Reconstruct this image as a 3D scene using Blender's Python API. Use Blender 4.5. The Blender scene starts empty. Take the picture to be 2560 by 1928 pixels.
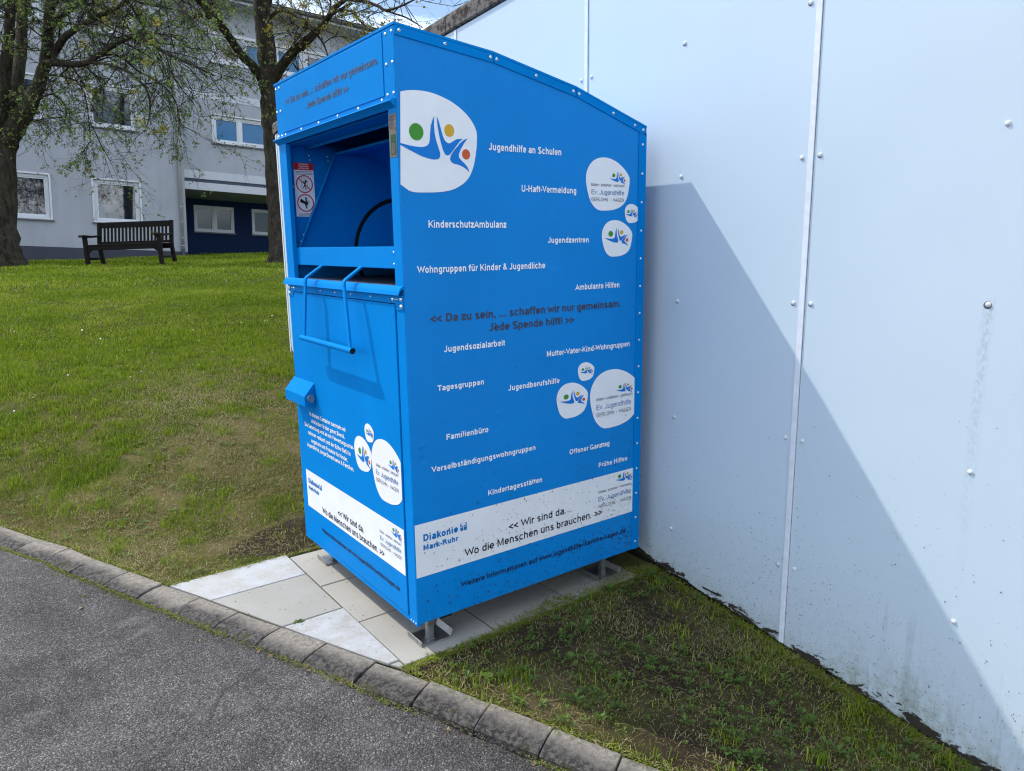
import bpy, bmesh, math, random
import numpy as np
from mathutils import Vector, Matrix

rnd = random.Random(7)
nr = np.random.default_rng(11)
sc = bpy.context.scene
COL = sc.collection

# ------------------------------------------------------------------ camera
cd = bpy.data.cameras.new('camera')
cam = bpy.data.objects.new('camera', cd)
COL.objects.link(cam)
cd.sensor_fit = 'HORIZONTAL'; cd.sensor_width = 36.0; cd.lens = 36.0 * 1839.0 / 2560.0
cd.clip_start = 0.05; cd.clip_end = 900
R_ = Vector((0.8048, -0.59339, -0.01352)); U_ = Vector((0.1233, 0.14486, 0.98174)); W_ = Vector((0.58059, 0.79178, -0.18975))
m = Matrix((R_, U_, -W_)).transposed().to_4x4()
m.translation = Vector((-1.1749, -2.2047, 1.3645))
cam.matrix_world = m
sc.camera = cam

# ------------------------------------------------------------------ light
SUN = Vector((1.0, -1.64, -2.37)).normalized()          # the way the sunlight travels
sl = bpy.data.lights.new('sun', 'SUN'); sl.energy = 3.2; sl.angle = math.radians(0.55); sl.color = (1.0, 0.94, 0.84)
so = bpy.data.objects.new('sun', sl); COL.objects.link(so)
so.rotation_euler = SUN.to_track_quat('-Z', 'Y').to_euler(); so.location = (-20, 30, 45)

world = bpy.data.worlds.new('World'); sc.world = world; world.use_nodes = True
wt = world.node_tree; wn = wt.nodes; wl = wt.links
bg = wn['Background']
sky = wn.new('ShaderNodeTexSky'); sky.sky_type = 'NISHITA'; sky.sun_disc = False
sky.sun_elevation = math.asin(-SUN.z)
sky.sun_rotation = math.atan2(-SUN.x, -SUN.y)
sky.air_density = 1.0; sky.dust_density = 0.6; sky.ozone_density = 1.5
tc = wn.new('ShaderNodeTexCoord')
mp = wn.new('ShaderNodeMapping'); mp.inputs['Scale'].default_value = (1.0, 1.0, 2.4); mp.inputs['Location'].default_value = (2.1, 1.0, 0.0)
cn = wn.new('ShaderNodeTexNoise'); cn.inputs['Scale'].default_value = 3.1; cn.inputs['Detail'].default_value = 9; cn.inputs['Roughness'].default_value = 0.58
cr = wn.new('ShaderNodeValToRGB'); cr.color_ramp.elements[0].position = 0.44; cr.color_ramp.elements[1].position = 0.58
cr.color_ramp.elements[0].color = (0, 0, 0, 1); cr.color_ramp.elements[1].color = (0.9, 0.9, 0.9, 1)
mx = wn.new('ShaderNodeMixRGB'); mx.inputs[2].default_value = (13.5, 14.6, 16.2, 1)
wl.new(tc.outputs['Generated'], mp.inputs[0]); wl.new(mp.outputs[0], cn.inputs['Vector']); wl.new(cn.outputs['Fac'], cr.inputs[0])
wl.new(cr.outputs[0], mx.inputs[0]); wl.new(sky.outputs[0], mx.inputs[1]); wl.new(mx.outputs[0], bg.inputs[0])
bg.inputs[1].default_value = 0.15
sc.view_settings.view_transform = 'Standard'; sc.view_settings.look = 'None'
sc.view_settings.exposure = 0.30; sc.view_settings.gamma = 1.0
sc.cycles.use_denoising = True; sc.cycles.denoiser = 'OPENIMAGEDENOISE'; sc.cycles.denoising_input_passes = 'RGB_ALBEDO_NORMAL'; sc.cycles.denoising_prefilter = 'ACCURATE'; sc.cycles.filter_width = 1.15; sc.cycles.use_adaptive_sampling = False; sc.cycles.sample_clamp_indirect = 4.0
try: sc.cycles.sampling_pattern = 'BLUE_NOISE'
except Exception: pass
sc.cycles.max_bounces = 8; sc.cycles.diffuse_bounces = 4; sc.cycles.caustics_reflective = False; sc.cycles.caustics_refractive = False

# ------------------------------------------------------------------ helpers
class MB:
    """collects shapes for ONE mesh"""
    def __init__(s): s.v = []; s.f = []; s.m = []; s.sm = []
    def add(s, vs, fs, mat=0, smooth=False):
        n = len(s.v); s.v.extend([tuple(p) for p in vs])
        for f in fs: s.f.append(tuple(i + n for i in f)); s.m.append(mat); s.sm.append(smooth)
        return s
    def box(s, x0, x1, y0, y1, z0, z1, mat=0):
        v = [(x, y, z) for z in (z0, z1) for y in (y0, y1) for x in (x0, x1)]
        return s.add(v, [(0, 2, 3, 1), (4, 5, 7, 6), (0, 1, 5, 4), (2, 6, 7, 3), (0, 4, 6, 2), (1, 3, 7, 5)], mat)
    def prism(s, poly, fn, a, b, mat=0, smooth=False):
        """poly of 2D points; fn(p, q, depth)->xyz; extruded from depth a to b"""
        n = len(poly)
        v = [fn(p[0], p[1], a) for p in poly] + [fn(p[0], p[1], b) for p in poly]
        f = [tuple(range(n - 1, -1, -1)), tuple(range(n, 2 * n))]
        s.add(v, f, mat)
        k = len(s.v) - 2 * n
        for i in range(n):
            j = (i + 1) % n
            s.f.append((k + i, k + j, k + n + j, k + n + i)); s.m.append(mat); s.sm.append(smooth)
        return s
    def tube(s, pts, rad, n=8, mat=0, caps=True, smooth=True):
        pts = [Vector(p) for p in pts]
        if not isinstance(rad, (list, tuple)): rad = [rad] * len(pts)
        ref = Vector((0.31, 0.17, 0.93)); vs = []; prev = None
        for i, p in enumerate(pts):
            t = (pts[min(i + 1, len(pts) - 1)] - pts[max(i - 1, 0)])
            t = t.normalized() if t.length > 1e-9 else Vector((0, 0, 1))
            a = (prev if prev is not None else ref) ; a = a - t * a.dot(t)
            if a.length < 1e-3: a = Vector((1, 0, 0)) - t * t.x
            a.normalize(); prev = a; b = t.cross(a)
            for k in range(n):
                an = 2 * math.pi * k / n
                vs.append(p + (a * math.cos(an) + b * math.sin(an)) * rad[i])
        fs = []
        for i in range(len(pts) - 1):
            for k in range(n):
                k2 = (k + 1) % n
                fs.append((i * n + k, i * n + k2, (i + 1) * n + k2, (i + 1) * n + k))
        s.add(vs, fs, mat, smooth)
        if caps:
            o = len(s.v) - len(vs); e = o + (len(pts) - 1) * n
            s.f.append(tuple(o + k for k in range(n - 1, -1, -1))); s.m.append(mat); s.sm.append(False)
            s.f.append(tuple(e + k for k in range(n))); s.m.append(mat); s.sm.append(False)
        return s
    def dome(s, c, nrm, r, h, mat=0, n=10):
        """rivet or cap head"""
        nrm = Vector(nrm).normalized(); a = nrm.orthogonal().normalized(); b = nrm.cross(a); c = Vector(c)
        vs = []; rings = [(1.0, 0.0), (0.95, 0.35), (0.72, 0.75), (0.38, 0.96)]
        for q, hh in rings:
            for k in range(n):
                an = 2 * math.pi * k / n
                vs.append(c + (a * math.cos(an) + b * math.sin(an)) * r * q + nrm * h * hh)
        vs.append(c + nrm * h); fs = []
        for i in range(len(rings) - 1):
            for k in range(n):
                k2 = (k + 1) % n
                fs.append((i * n + k, i * n + k2, (i + 1) * n + k2, (i + 1) * n + k))
        t = len(vs) - 1; o = (len(rings) - 1) * n
        for k in range(n): fs.append((o + k, o + (k + 1) % n, t))
        return s.add(vs, fs, mat, True)

def obj(name, mb, mats, parent=None, org=(0, 0, 0), bevel=0, seg=2, tri=False, label=None):
    me = bpy.data.meshes.new(name)
    o_ = Vector(org)
    me.from_pydata([Vector(p) - o_ for p in mb.v], [], mb.f)
    if not isinstance(mats, (list, tuple)): mats = [mats]
    for q in mats: me.materials.append(q)
    me.polygons.foreach_set('material_index', mb.m)
    me.polygons.foreach_set('use_smooth', mb.sm)
    if tri:
        bm = bmesh.new(); bm.from_mesh(me)
        bmesh.ops.triangulate(bm, faces=[f for f in bm.faces if len(f.verts) > 4], ngon_method='EAR_CLIP')
        bm.to_mesh(me); bm.free()
    me.update()
    ob = bpy.data.objects.new(name, me); COL.objects.link(ob)
    if parent is not None: ob.parent = parent
    if bevel:
        b = ob.modifiers.new('bevel', 'BEVEL'); b.width = bevel; b.segments = seg; b.limit_method = 'ANGLE'; b.angle_limit = math.radians(40)
        b.harden_normals = False
    if label: ob['label'] = label
    return ob

def thing(name, label, cat, loc=(0, 0, 0), group=None, matrix=None):
    e = bpy.data.objects.new(name, None); COL.objects.link(e); e.empty_display_size = 0.2
    if matrix is not None: e.matrix_world = matrix
    else: e.location = loc
    tag(e, label, cat, group)
    return e
def tag(o, label=None, cat=None, group=None, kind=None):
    if label: o['label'] = label
    if cat: o['category'] = cat
    if group: o['group'] = group
    if kind: o['kind'] = kind
    return o

# ------------------------------------------------------------------ materials
class NT:
    def __init__(s, name):
        s.mat = bpy.data.materials.new(name); s.mat.use_nodes = True
        s.t = s.mat.node_tree; s.b = s.t.nodes['Principled BSDF']
    def n(s, typ, **kw):
        q = s.t.nodes.new('ShaderNode' + typ)
        for k, v in kw.items():
            if hasattr(q, k): setattr(q, k, v)
            else: q.inputs[k].default_value = v
        return q
    def l(s, a, b): s.t.links.new(a, b)
    def noise(s, scale, detail=4, rough=0.55, vec=None, dist=0.0):
        q = s.n('TexNoise'); q.inputs['Scale'].default_value = scale; q.inputs['Detail'].default_value = detail
        q.inputs['Roughness'].default_value = rough; q.inputs['Distortion'].default_value = dist
        if vec is not None: s.l(vec, q.inputs['Vector'])
        return q.outputs['Fac']
    def pos(s): return s.n('NewGeometry').outputs['Position']
    def ramp(s, fac, stops):
        q = s.n('ValToRGB'); e = q.color_ramp.elements
        while len(e) < len(stops): e.new(0.5)
        for i, (p, c) in enumerate(stops):
            e[i].position = p; e[i].color = (c, c, c, 1) if not isinstance(c, (tuple, list)) else (c[0], c[1], c[2], 1)
        s.l(fac, q.inputs[0]); return q.outputs[0]
    def mix(s, fac, a, b, mode='MIX'):
        q = s.n('MixRGB'); q.blend_type = mode
        for i, x in ((0, fac), (1, a), (2, b)):
            if isinstance(x, (int, float)): q.inputs[i].default_value = x if i == 0 else (x, x, x, 1)
            elif isinstance(x, (tuple, list)): q.inputs[i].default_value = (x[0], x[1], x[2], 1)
            else: s.l(x, q.inputs[i])
        return q.outputs[0]
    def math(s, op, a, b=None, c=None, clamp=False):
        q = s.n('Math'); q.operation = op; q.use_clamp = clamp
        for i, x in enumerate((a, b, c)):
            if x is None: continue
            if isinstance(x, (int, float)): q.inputs[i].default_value = x
            else: s.l(x, q.inputs[i])
        return q.outputs[0]
    def sep(s, v):
        q = s.n('SeparateXYZ'); s.l(v, q.inputs[0]); return q.outputs
    def scaled(s, v, sc3):
        q = s.n('Mapping'); q.inputs['Scale'].default_value = sc3; s.l(v, q.inputs[0]); return q.outputs[0]
    def bump(s, h, strength=0.3, dist=0.01):
        q = s.n('Bump'); q.inputs['Strength'].default_value = strength; q.inputs['Distance'].default_value = dist
        s.l(h, q.inputs['Height']); s.l(q.outputs[0], s.b.inputs['Normal']); return q
    def col(s, c):
        if isinstance(c, (tuple, list)): s.b.inputs['Base Color'].default_value = (c[0], c[1], c[2], 1)
        else: s.l(c, s.b.inputs['Base Color'])
    def set(s, **kw):
        for k, v in kw.items():
            k = {'rough': 'Roughness', 'metal': 'Metallic', 'spec': 'Specular IOR Level', 'coat': 'Coat Weight'}.get(k, k)
            if isinstance(v, (int, float)): s.b.inputs[k].default_value = v
            else: s.l(v, s.b.inputs[k])
        return s

def plain(name, c, rough=0.6, metal=0.0, var=0.12, scale=6.0, bump=0.0, bscale=60, spec=0.22):
    q = NT(name); p = q.n('TexCoord').outputs['Object']
    f = q.ramp(q.noise(scale, 5, 0.6, p), [(0.3, 1 - var), (0.7, 1 + var * 0.4)])
    q.col(q.mix(1.0, c, f, 'MULTIPLY')); q.set(rough=rough, metal=metal, spec=spec)
    if bump: q.bump(q.noise(bscale, 4, 0.6, p), bump, 0.004)
    return q.mat

# container paint, vinyl, metal
def blue_paint(name, c, rough=0.36, dust=0.025, spec=0.02, dents=()):
    q = NT(name); p = q.n('TexCoord').outputs['Object']
    f = q.ramp(q.noise(2.6, 5, 0.6, p), [(0.3, 0.93), (0.7, 1.05)])
    c1 = q.mix(1.0, c, f, 'MULTIPLY')
    d = q.math('MULTIPLY', q.ramp(q.noise(38, 6, 0.7, p), [(0.5, 0.0), (0.75, 1.0)]), dust)
    q.col(q.mix(d, c1, (0.24, 0.30, 0.38)))
    q.set(rough=q.math('MULTIPLY_ADD', q.noise(5, 4, 0.6, p), 0.22, rough - 0.1), spec=spec)
    h = q.noise(2.2, 2, 0.5, p)
    for dx, dz, dr, dh in dents:                                 # shallow dents pressed into the sheet
        vm = q.n('VectorMath', operation='DISTANCE'); q.l(q.pos(), vm.inputs[0]); vm.inputs[1].default_value = (dx, 0, dz)
        h = q.math('ADD', h, q.math('MULTIPLY', q.ramp(q.math('DIVIDE', vm.outputs['Value'], dr), [(0.0, 1.0), (0.35, .7), (0.7, .12), (1.0, 0.0)]), dh))
    q.bump(h, 0.25, 0.014)
    return q.mat
M_BLUE = blue_paint('blue_paint', (0.001, 0.195, 0.565))
M_PRINT = blue_paint('blue_vinyl', (0.0008, 0.212, 0.61), 0.36, spec=0.16, dents=((.655, 1.715, .022, .5), (.665, 1.465, .02, -.45), (.655, 1.255, .026, .6), (.375, .735, .022, .5), (.370, .668, .018, .45), (.045, .668, .024, .7), (.047, .62, .022, -.6), (.62, .52, .03, .4)))
M_BLUE_SHADE = blue_paint('blue_paint_shaded', (0.001, 0.165, 0.51), 0.45)  # same container blue, darkened in colour for the shade inside the chute
M_WHITE = plain('white_vinyl', (0.78, 0.79, 0.82), 0.4, var=0.05, scale=9)
M_LETW = plain('white_lettering', (0.80, 0.82, 0.86), 0.4, var=0.03)
M_LETG = plain('grey_lettering', (0.050, 0.060, 0.105), 0.45, var=0.05)
M_LETD = plain('dark_lettering', (0.022, 0.022, 0.04), 0.45, var=0.05)
M_LETN = plain('navy_lettering', (0.012, 0.03, 0.10), 0.45, var=0.05)
M_LETB = plain('blue_lettering', (0.003, 0.17, 0.50), 0.4, var=0.05)
M_LETS = plain('steel_blue_lettering', (0.05, 0.16, 0.38), 0.4, var=0.05)
M_LETH = plain('mid_grey_lettering', (0.11, 0.11, 0.15), 0.4, var=0.05)
M_FIG = plain('figure_blue', (0.002, 0.175, 0.58), 0.4, var=0.04)
M_GREEN = plain('dot_green', (0.055, 0.26, 0.03), 0.4, var=0.04)
M_YELL = plain('dot_yellow', (0.62, 0.36, 0.03), 0.4, var=0.04)
M_ORAN = plain('dot_orange', (0.55, 0.10, 0.03), 0.4, var=0.04)
M_RED = plain('sign_red', (0.50, 0.02, 0.025), 0.4, var=0.05)
M_BLACK = plain('sign_black', (0.012, 0.012, 0.014), 0.5, var=0.05)
M_RUBBER = plain('rubber', (0.008, 0.009, 0.011), 0.7, var=0.05)
M_LABEL = plain('label_grey', (0.13, 0.12, 0.105), 0.45, var=0.06)
M_LGREEN = plain('label_green', (0.008, 0.06, 0.022), 0.45, var=0.06)
M_RIVET = plain('rivet_alu', (0.78, 0.79, 0.80), 0.30, metal=0.85, var=0.1, scale=200)
M_GALV = plain('galvanised', (0.36, 0.37, 0.38), 0.36, metal=0.85, var=0.35, scale=45, bump=0.1, bscale=120)
M_DARKIN = plain('dark_inside', (0.012, 0.014, 0.018), 0.8, var=0.1)
M_SHELFTOP = plain('worn_steel_top', (0.16, 0.19, 0.26), 0.4, metal=0.2, var=0.3, scale=20)

# lettering: a plain grotesque drawn stroke by stroke (cap height 1), each word line one flat mesh
def _arc(cx, cy, rx, ry, a0, a1, n=9, e=2.25):
    o = []
    for i in range(n + 1):
        t = math.radians(a0 + (a1 - a0) * i / n); c, s = math.cos(t), math.sin(t)
        o.append((cx + rx * math.copysign(abs(c) ** (2 / e), c), cy + ry * math.copysign(abs(s) ** (2 / e), s)))
    return o
def _glyph(ch, w):
    """strokes [(points, ymin, ymax)] and advance"""
    h = w / 2; X = .74; S = []; P = lambda *p, lo=-9, hi=9: S.append((list(p), lo, hi)); AR = lambda a, lo=-9, hi=9: S.append((a, lo, hi))
    l = .085 + h; r = .745 - h; m = (l + r) / 2; rx = (r - l) / 2; cy = X / 2; ry = X / 2 - h + .012
    dots = {'ä': 'a', 'ö': 'o', 'ü': 'u'}
    if ch in dots:
        S, adv = _glyph(dots[ch], w); c_ = adv / 2 - .01; d_ = max(h, .07)
        for q in (-.15, .15): S = S + [([(c_ + q, .86), (c_ + q, 1.0)], -9, 9)]
        return S, adv
    if ch == ' ': return [], .39
    if ch == '.': P((.14 + h * .2, 0), (.14 + h * .2, max(w, .14))); return S, .39
    if ch == ',': P((.15, -.12), (.17 , .04), (.17, max(w, .14))); return S, .39
    if ch == '!': P((.2, 0), (.2, max(w, .13))); P((.2, .27), (.2, 1.0)); return S, .42
    if ch == '-': P((.06, .36), (.40, .36)); return S, .46
    if ch == '•': return [(_arc(.25, .38, .06, .06, 0, 360, 10), -9, 9)], .5
    if ch == '<': P((.70, .72), (.12, .43), (.70, .14)); return S, .80
    if ch == '>': P((.10, .72), (.68, .43), (.10, .14)); return S, .80
    if ch == '&':
        P((.92, .0), (.32, .66), (.27, .80), lo=0); AR(_arc(.43, .80, .16, .2 - h, 180, 0)); AR([(.59, .80), (.55, .66)] + _arc(.36, .26, .29 - h, .26 - h, 120, 330, 12) + [(.80, .44)]); return S, 1.0
    if ch in 'nhmurbpdgqaceo': pass
    if ch == 'n' or ch == 'h':
        P((l, 0), (l, X if ch == 'n' else 1)); AR(_arc(m, .44, rx, X - h - .44 + .012, 172, 0) + [(r, 0)]); return S, .83
    if ch == 'm':
        r2 = 1.20 - h; mm = (l + r2) / 2; P((l, 0), (l, X)); AR(_arc((l + mm) / 2, .46, (mm - l) / 2, X - h - .46 + .012, 172, 0) + [(mm, 0)]); AR(_arc((mm + r2) / 2, .46, (r2 - mm) / 2, X - h - .46 + .012, 172, 0) + [(r2, 0)]); return S, 1.285
    if ch == 'u': P((r, X), (r, 0)); AR([(l, X)] + _arc(m, .30, rx, .30 - h + .012, 180, 352)); return S, .83
    if ch == 'r': P((l, 0), (l, X)); AR(_arc(l + .30, .40, .30, X - h - .40 + .01, 176, 82, 6)); return S, .53
    if ch == 'i': P((l, 0), (l, X)); P((l, .865), (l, 1)); return S, .17 + w
    if ch == 'j': AR([(l, X), (l, .0)] + _arc(l - .13, -.05, .13, .17 - h, 0, -80, 5)); P((l, .865), (l, 1)); return S, .17 + w
    if ch == 'l': P((l, 0), (l, 1)); return S, .17 + w
    if ch == 't': P((.02, X - h), (.43, X - h)); AR([(.16 + h * .6, .90), (.16 + h * .6, .22)] + _arc(.31 + h * .4, .20, .15, .20 - h, 180, 280, 5)); return S, .47
    if ch == 'f': P((.02, X - h), (.44, X - h)); AR([(.13 + h, 0), (.13 + h, .74)] + _arc(.33 + h, .78, .20, .22 - h, 180, 80, 6)); return S, .50
    if ch == 'ß': AR([(l, 0), (l, .72)] + _arc(l + .19, .76, .19, .25 - h, 180, 0) + _arc(l + .20, .56, .18, .06, 0, -90, 4) + _arc(l + .19, .27, .27 - h * .4, .25, 70, -110, 9)); return S, .87
    if ch == 'o': AR(_arc(m, cy, rx + .02, ry, 0, 360, 26)); return S, .83
    if ch == 'c': AR(_arc(m, cy, rx + .02, ry, 42, 318, 20)); return S, .78
    if ch == 'e': AR([(l, cy - .01), (r + .02, cy - .01)] + _arc(m, cy, rx + .02, ry, 4, 318, 22)); return S, .81
    if ch == 's':
        a, b = .19, .55
        AR(_arc(.39, X - .20 + .0, .29 - h, .20 - h + .012, 28, 270, 12) + _arc(.39, .19 + .0, .31 - h, .20 - h + .012, 90, -152, 12)); return S, .76
    if ch == 'a':
        r2 = .70 - h * .6
        AR(_arc(.40, X - .22, r2 - .40, .22 - h + .012, 160, 0, 9) + [(r2, .12), (r2 + .035, 0)], lo=0); AR([(r2, .45), (.40, .40)] + _arc(.31, .205, .25 - h, .205 - h + .012, 90, 300, 10) + [(.55, .10), (r2, .25)]); return S, .80
    if ch in 'bpdgq':
        left = ch in 'bp'; xs_ = l if left else r; P((xs_, {'b': 0, 'p': -.27, 'd': 0, 'g': .0, 'q': -.27}[ch]), (xs_, {'b': 1, 'p': X, 'd': 1, 'g': X, 'q': X}[ch])); AR(_arc(m, cy, rx, ry, 0, 360, 24))
        if ch == 'g': AR([(r, .1), (r, -.04)] + _arc(m, -.06, rx, .225 - h, 0, -150, 10))
        return S, .83
    if ch == 'k': P((l, 0), (l, 1)); P((.66, X + .1), (l + .0, .20), hi=X); P((.30, .44), (.73, -.06), lo=0); return S, .77
    if ch == 'v': P((.03, X + .12), (.06, X), (.365, .0 + h * .3), (.67, X), (.70, X + .12), hi=X, lo=0); return S, .74
    if ch == 'w': P((.02, X + .12), (.05, X), (.275, h * .3), (.52, X - .04), (.765, h * .3), (.99, X), (1.02, X + .12), hi=X, lo=0); return S, 1.05
    if ch == 'y': P((.04, X), (.365, .05)); P((.69, X), (.33, -.16), (.24, -.22), (.12, -.21)); return S, .74
    if ch == 'z': P((.05, X - h), (.62, X - h)); P((.60, X - h), (.07, h)); P((.05, h), (.64, h)); return S, .69
    if ch == 'x': P((.05, X + .05), (.68, -.05), lo=0, hi=X); P((.68, X + .05), (.05, -.05), lo=0, hi=X); return S, .73
    L = .10 + h
    if ch == 'A': P((.03, -.1), (.49, 1 - h * .3), (.95, -.1), lo=0, hi=1); P((.22, .30), (.76, .30)); return S, .98
    if ch == 'C': AR(_arc(.52, .5, .47 - h, .512 - h, 42, 318, 22)); return S, 1.0
    if ch == 'D': AR([(L, h), (L, 1 - h), (.45, 1 - h)] + _arc(.45, .5, .49 - h, .5 - h, 88, -88, 14) + [(L, h)]); P((L, 0), (L, 1)); return S, 1.0
    if ch == 'E': P((L, 0), (L, 1)); [P((L, y), (x, y)) for y, x in ((h, .87), (.52, .82), (1 - h, .86))]; return S, .93
    if ch == 'F': P((L, 0), (L, 1)); [P((L, y), (x, y)) for y, x in ((.50, .74), (1 - h, .80))]; return S, .85
    if ch == 'G': AR(_arc(.54, .5, .49 - h, .512 - h, 45, 320, 22) + [(1.0 - h, .16), (1.0 - h, .46 - h)]); P((.58, .46 - h), (1.0, .46 - h)); return S, 1.09
    if ch == 'H': P((L, 0), (L, 1)); P((.93 - h, 0), (.93 - h, 1)); P((L, .53), (.93 - h, .53)); return S, 1.03
    if ch == 'I': P((L, 0), (L, 1)); return S, .20 + w
    if ch == 'J': AR([(.66 - h, 1), (.66 - h, .28)] + _arc(.345, .28, .315 - h, .29 - h, 0, -172, 10)); return S, .77
    if ch == 'K': P((L, 0), (L, 1)); P((.92, 1.1), (L, .30), hi=1); P((.36, .58), (.97, -.08), lo=0); return S, 1.0
    if ch == 'L': P((L, 0), (L, 1)); P((L, h), (.80, h)); return S, .85
    if ch == 'M': P((L, 0), (L, 1)); P((1.07 - h, 0), (1.07 - h, 1)); P((L + .01, 1.05), (.585, .02), (1.06 - h, 1.05), hi=1, lo=0); return S, 1.17
    if ch == 'N': P((L, 0), (L, 1)); P((.93 - h, 0), (.93 - h, 1)); P((L, 1.0), (.93 - h, .0), lo=0, hi=1); return S, 1.03
    if ch == 'O': AR(_arc(.54, .5, .50 - h, .512 - h, 0, 360, 28)); return S, 1.09
    if ch in 'PRB':
        P((L, 0), (L, 1)); AR([(L, 1 - h), (.56, 1 - h)] + _arc(.56, .72, .30 - h, .28 - h, 88, -88, 10) + [(.56, .44 + h), (L, .44 + h)])
        if ch == 'R': P((.50, .46), (.66, .36), (.92, -.05), lo=0)
        if ch == 'B': AR([(L, h), (.56, h)] + _arc(.56, .27, .36 - h, .27 - h, -88, 88, 10) + [(L, .5)])
        return S, 1.0 if ch == 'R' else .95
    if ch == 'S': AR(_arc(.47, .745, .38 - h, .265 - h, 25, 270, 13) + _arc(.47, .25, .41 - h, .26 - h, 90, -155, 13)); return S, .93
    if ch == 'T': P((.03, 1 - h), (.83, 1 - h)); P((.43, 0), (.43, 1)); return S, .86
    if ch == 'U': AR([(L, 1), (L, .38)] + _arc(.51, .38, .42 - h, .392 - h, 180, 360, 12) + [(.93 - h, 1)]); return S, 1.03
    if ch == 'V': P((.0, 1.1), (.04, 1), (.46, h * .3), (.88, 1), (.92, 1.1), hi=1, lo=0); return S, .92
    if ch == 'W': P((.0, 1.1), (.035, 1), (.34, h * .3), (.66, .97), (.98, h * .3), (1.285, 1), (1.32, 1.1), hi=1, lo=0); return S, 1.32
    if ch == 'Z': P((.05, 1 - h), (.78, 1 - h)); P((.76, 1 - h), (.07, h)); P((.05, h), (.82, h)); return S, .86
    return [], .6
_tc = {}
def glyphs(body, w):
    key = (body, w)
    if key in _tc: return _tc[key]
    vs = []; fs = []; x = 0.0; lay = 0; h = w / 2
    for ch in body:
        st, adv = _glyph(ch, w)
        for k, (pts, lo, hi) in enumerate(st):
            n = len(pts); b0 = len(vs); lay = (lay + 1) % 7; h = w / 2 * (1.15 if ch in 'VWvwAykzZ' else 1)
            for i in range(n):
                a = pts[max(i - 1, 0)]; b = pts[min(i + 1, n - 1)]; p = pts[i]
                if n > 4 and abs(pts[0][0] - pts[-1][0]) + abs(pts[0][1] - pts[-1][1]) < 1e-6:
                    a = pts[i - 1] if i else pts[-2]; b = pts[i + 1] if i < n - 1 else pts[1]
                d1 = (p[0] - a[0], p[1] - a[1]); d2 = (b[0] - p[0], b[1] - p[1]); l1 = math.hypot(*d1) or 1e-9; l2 = math.hypot(*d2) or 1e-9
                if l1 < 1e-8: d1, l1 = d2, l2
                if l2 < 1e-8: d2, l2 = d1, l1
                tx, ty = d1[0] / l1 + d2[0] / l2, d1[1] / l1 + d2[1] / l2; tl = math.hypot(tx, ty) or 1e-9; tx /= tl; ty /= tl
                ml = min(3.3, 1 / max(.28, (tx * d1[0] + ty * d1[1]) / l1))
                for s in (1, -1): vs.append((x + p[0] - ty * h * s * ml, min(hi, max(lo, p[1] + tx * h * s * ml)), lay * .00002))
            fs += [(b0 + 2 * i, b0 + 2 * i + 1, b0 + 2 * i + 3, b0 + 2 * i + 2) for i in range(n - 1)]
        x += adv
    _tc[key] = (vs, fs); return vs, fs
def put_text(mb, body, a0, a1, base, cap, fn, depth, mat=0, bold=0.017):
    w = .125 if bold < .006 else (.170 if bold < .016 else (.205 if bold < .022 else .245))
    vs, fs = glyphs(body, w)
    x0 = min(v[0] for v in vs); x1 = max(v[0] for v in vs); sx = (a1 - a0) / (x1 - x0)
    mb.add([fn(a0 + (v[0] - x0) * sx, base + v[1] * cap, depth + v[2]) for v in vs], fs, mat)

def smooth_loop(pts, k=4):
    out = []; n = len(pts)
    for i in range(n):
        p0, p1, p2, p3 = [np.array(pts[(i + j - 1) % n], float) for j in range(4)]
        if np.allclose(p1, p2): continue
        for q in range(k):
            t = q / k
            out.append(tuple(0.5 * ((2 * p1) + (-p0 + p2) * t + (2 * p0 - 5 * p1 + 4 * p2 - p3) * t * t + (-p0 + 3 * p1 - 3 * p2 + p3) * t ** 3)))
    return out
def disc(cx, cy, rx, ry, n=28): return [(cx + rx * math.cos(2 * math.pi * i / n), cy + ry * math.sin(2 * math.pi * i / n)) for i in range(n)]
def face(mb, pts, fn, depth, mat): mb.add([fn(p[0], p[1], depth) for p in pts], [tuple(range(len(pts)))], mat)
def ring(mb, cx, cy, r0, r1, fn, depth, mat, n=32):
    a = disc(cx, cy, r0, r0, n); b = disc(cx, cy, r1, r1, n)
    mb.add([fn(p[0], p[1], depth) for p in a + b], [(i, (i + 1) % n, n + (i + 1) % n, n + i) for i in range(n)], mat)

# the logo: three bent figures with round heads, traced in the unit square
def unshear(p): return (p[0] - 0.045 * (p[1] - 846), p[1] - 0.06 * (p[0] - 650))
FIG_RAW = [
 [(572,462),(548,520),(526,600),(519,700),(515,790),(505,840),(480,870),(430,890),(350,890),(250,875),(115,842),(115,866),(250,940),(400,1015),(500,1048),(580,1064),(640,1055),(664,1025),(665,975),(640,900),(605,800),(582,700),(571,600),(571,500)],
 [(610,465),(640,540),(670,640),(700,740),(730,800),(765,830),(800,835),(840,810),(900,775),(990,766),(945,806),(890,880),(830,960),(800,995),(765,1005),(735,990),(700,920),(670,820),(645,720),(625,620),(613,530)],
 [(1062,762),(1010,830),(960,920),(935,985),(937,1030),(970,1070),(1020,1115),(1065,1165),(1085,1205),(1095,1245),(1060,1205),(1000,1165),(930,1135),(860,1118),(825,1095),(808,1055),(815,1010),(850,950),(900,890),(960,820),(1010,782)]]
BIG_RAW = [(88,195),(150,160),(250,135),(370,127),(500,137),(620,165),(740,210),(850,265),(960,340),(1060,430),(1140,530),(1190,620),(1217,715),(1219,850),(1210,980),(1190,1130),(1160,1250),(1110,1360),(1040,1440),(950,1500),(850,1540),(700,1562),(550,1565),(350,1555),(240,1510),(145,1440)]
DOTS = [((327,686),(98,116)),((790,657),(71,88)),((1043,988),(60,74))]
_all = [unshear(p) for f in FIG_RAW for p in f]
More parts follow.
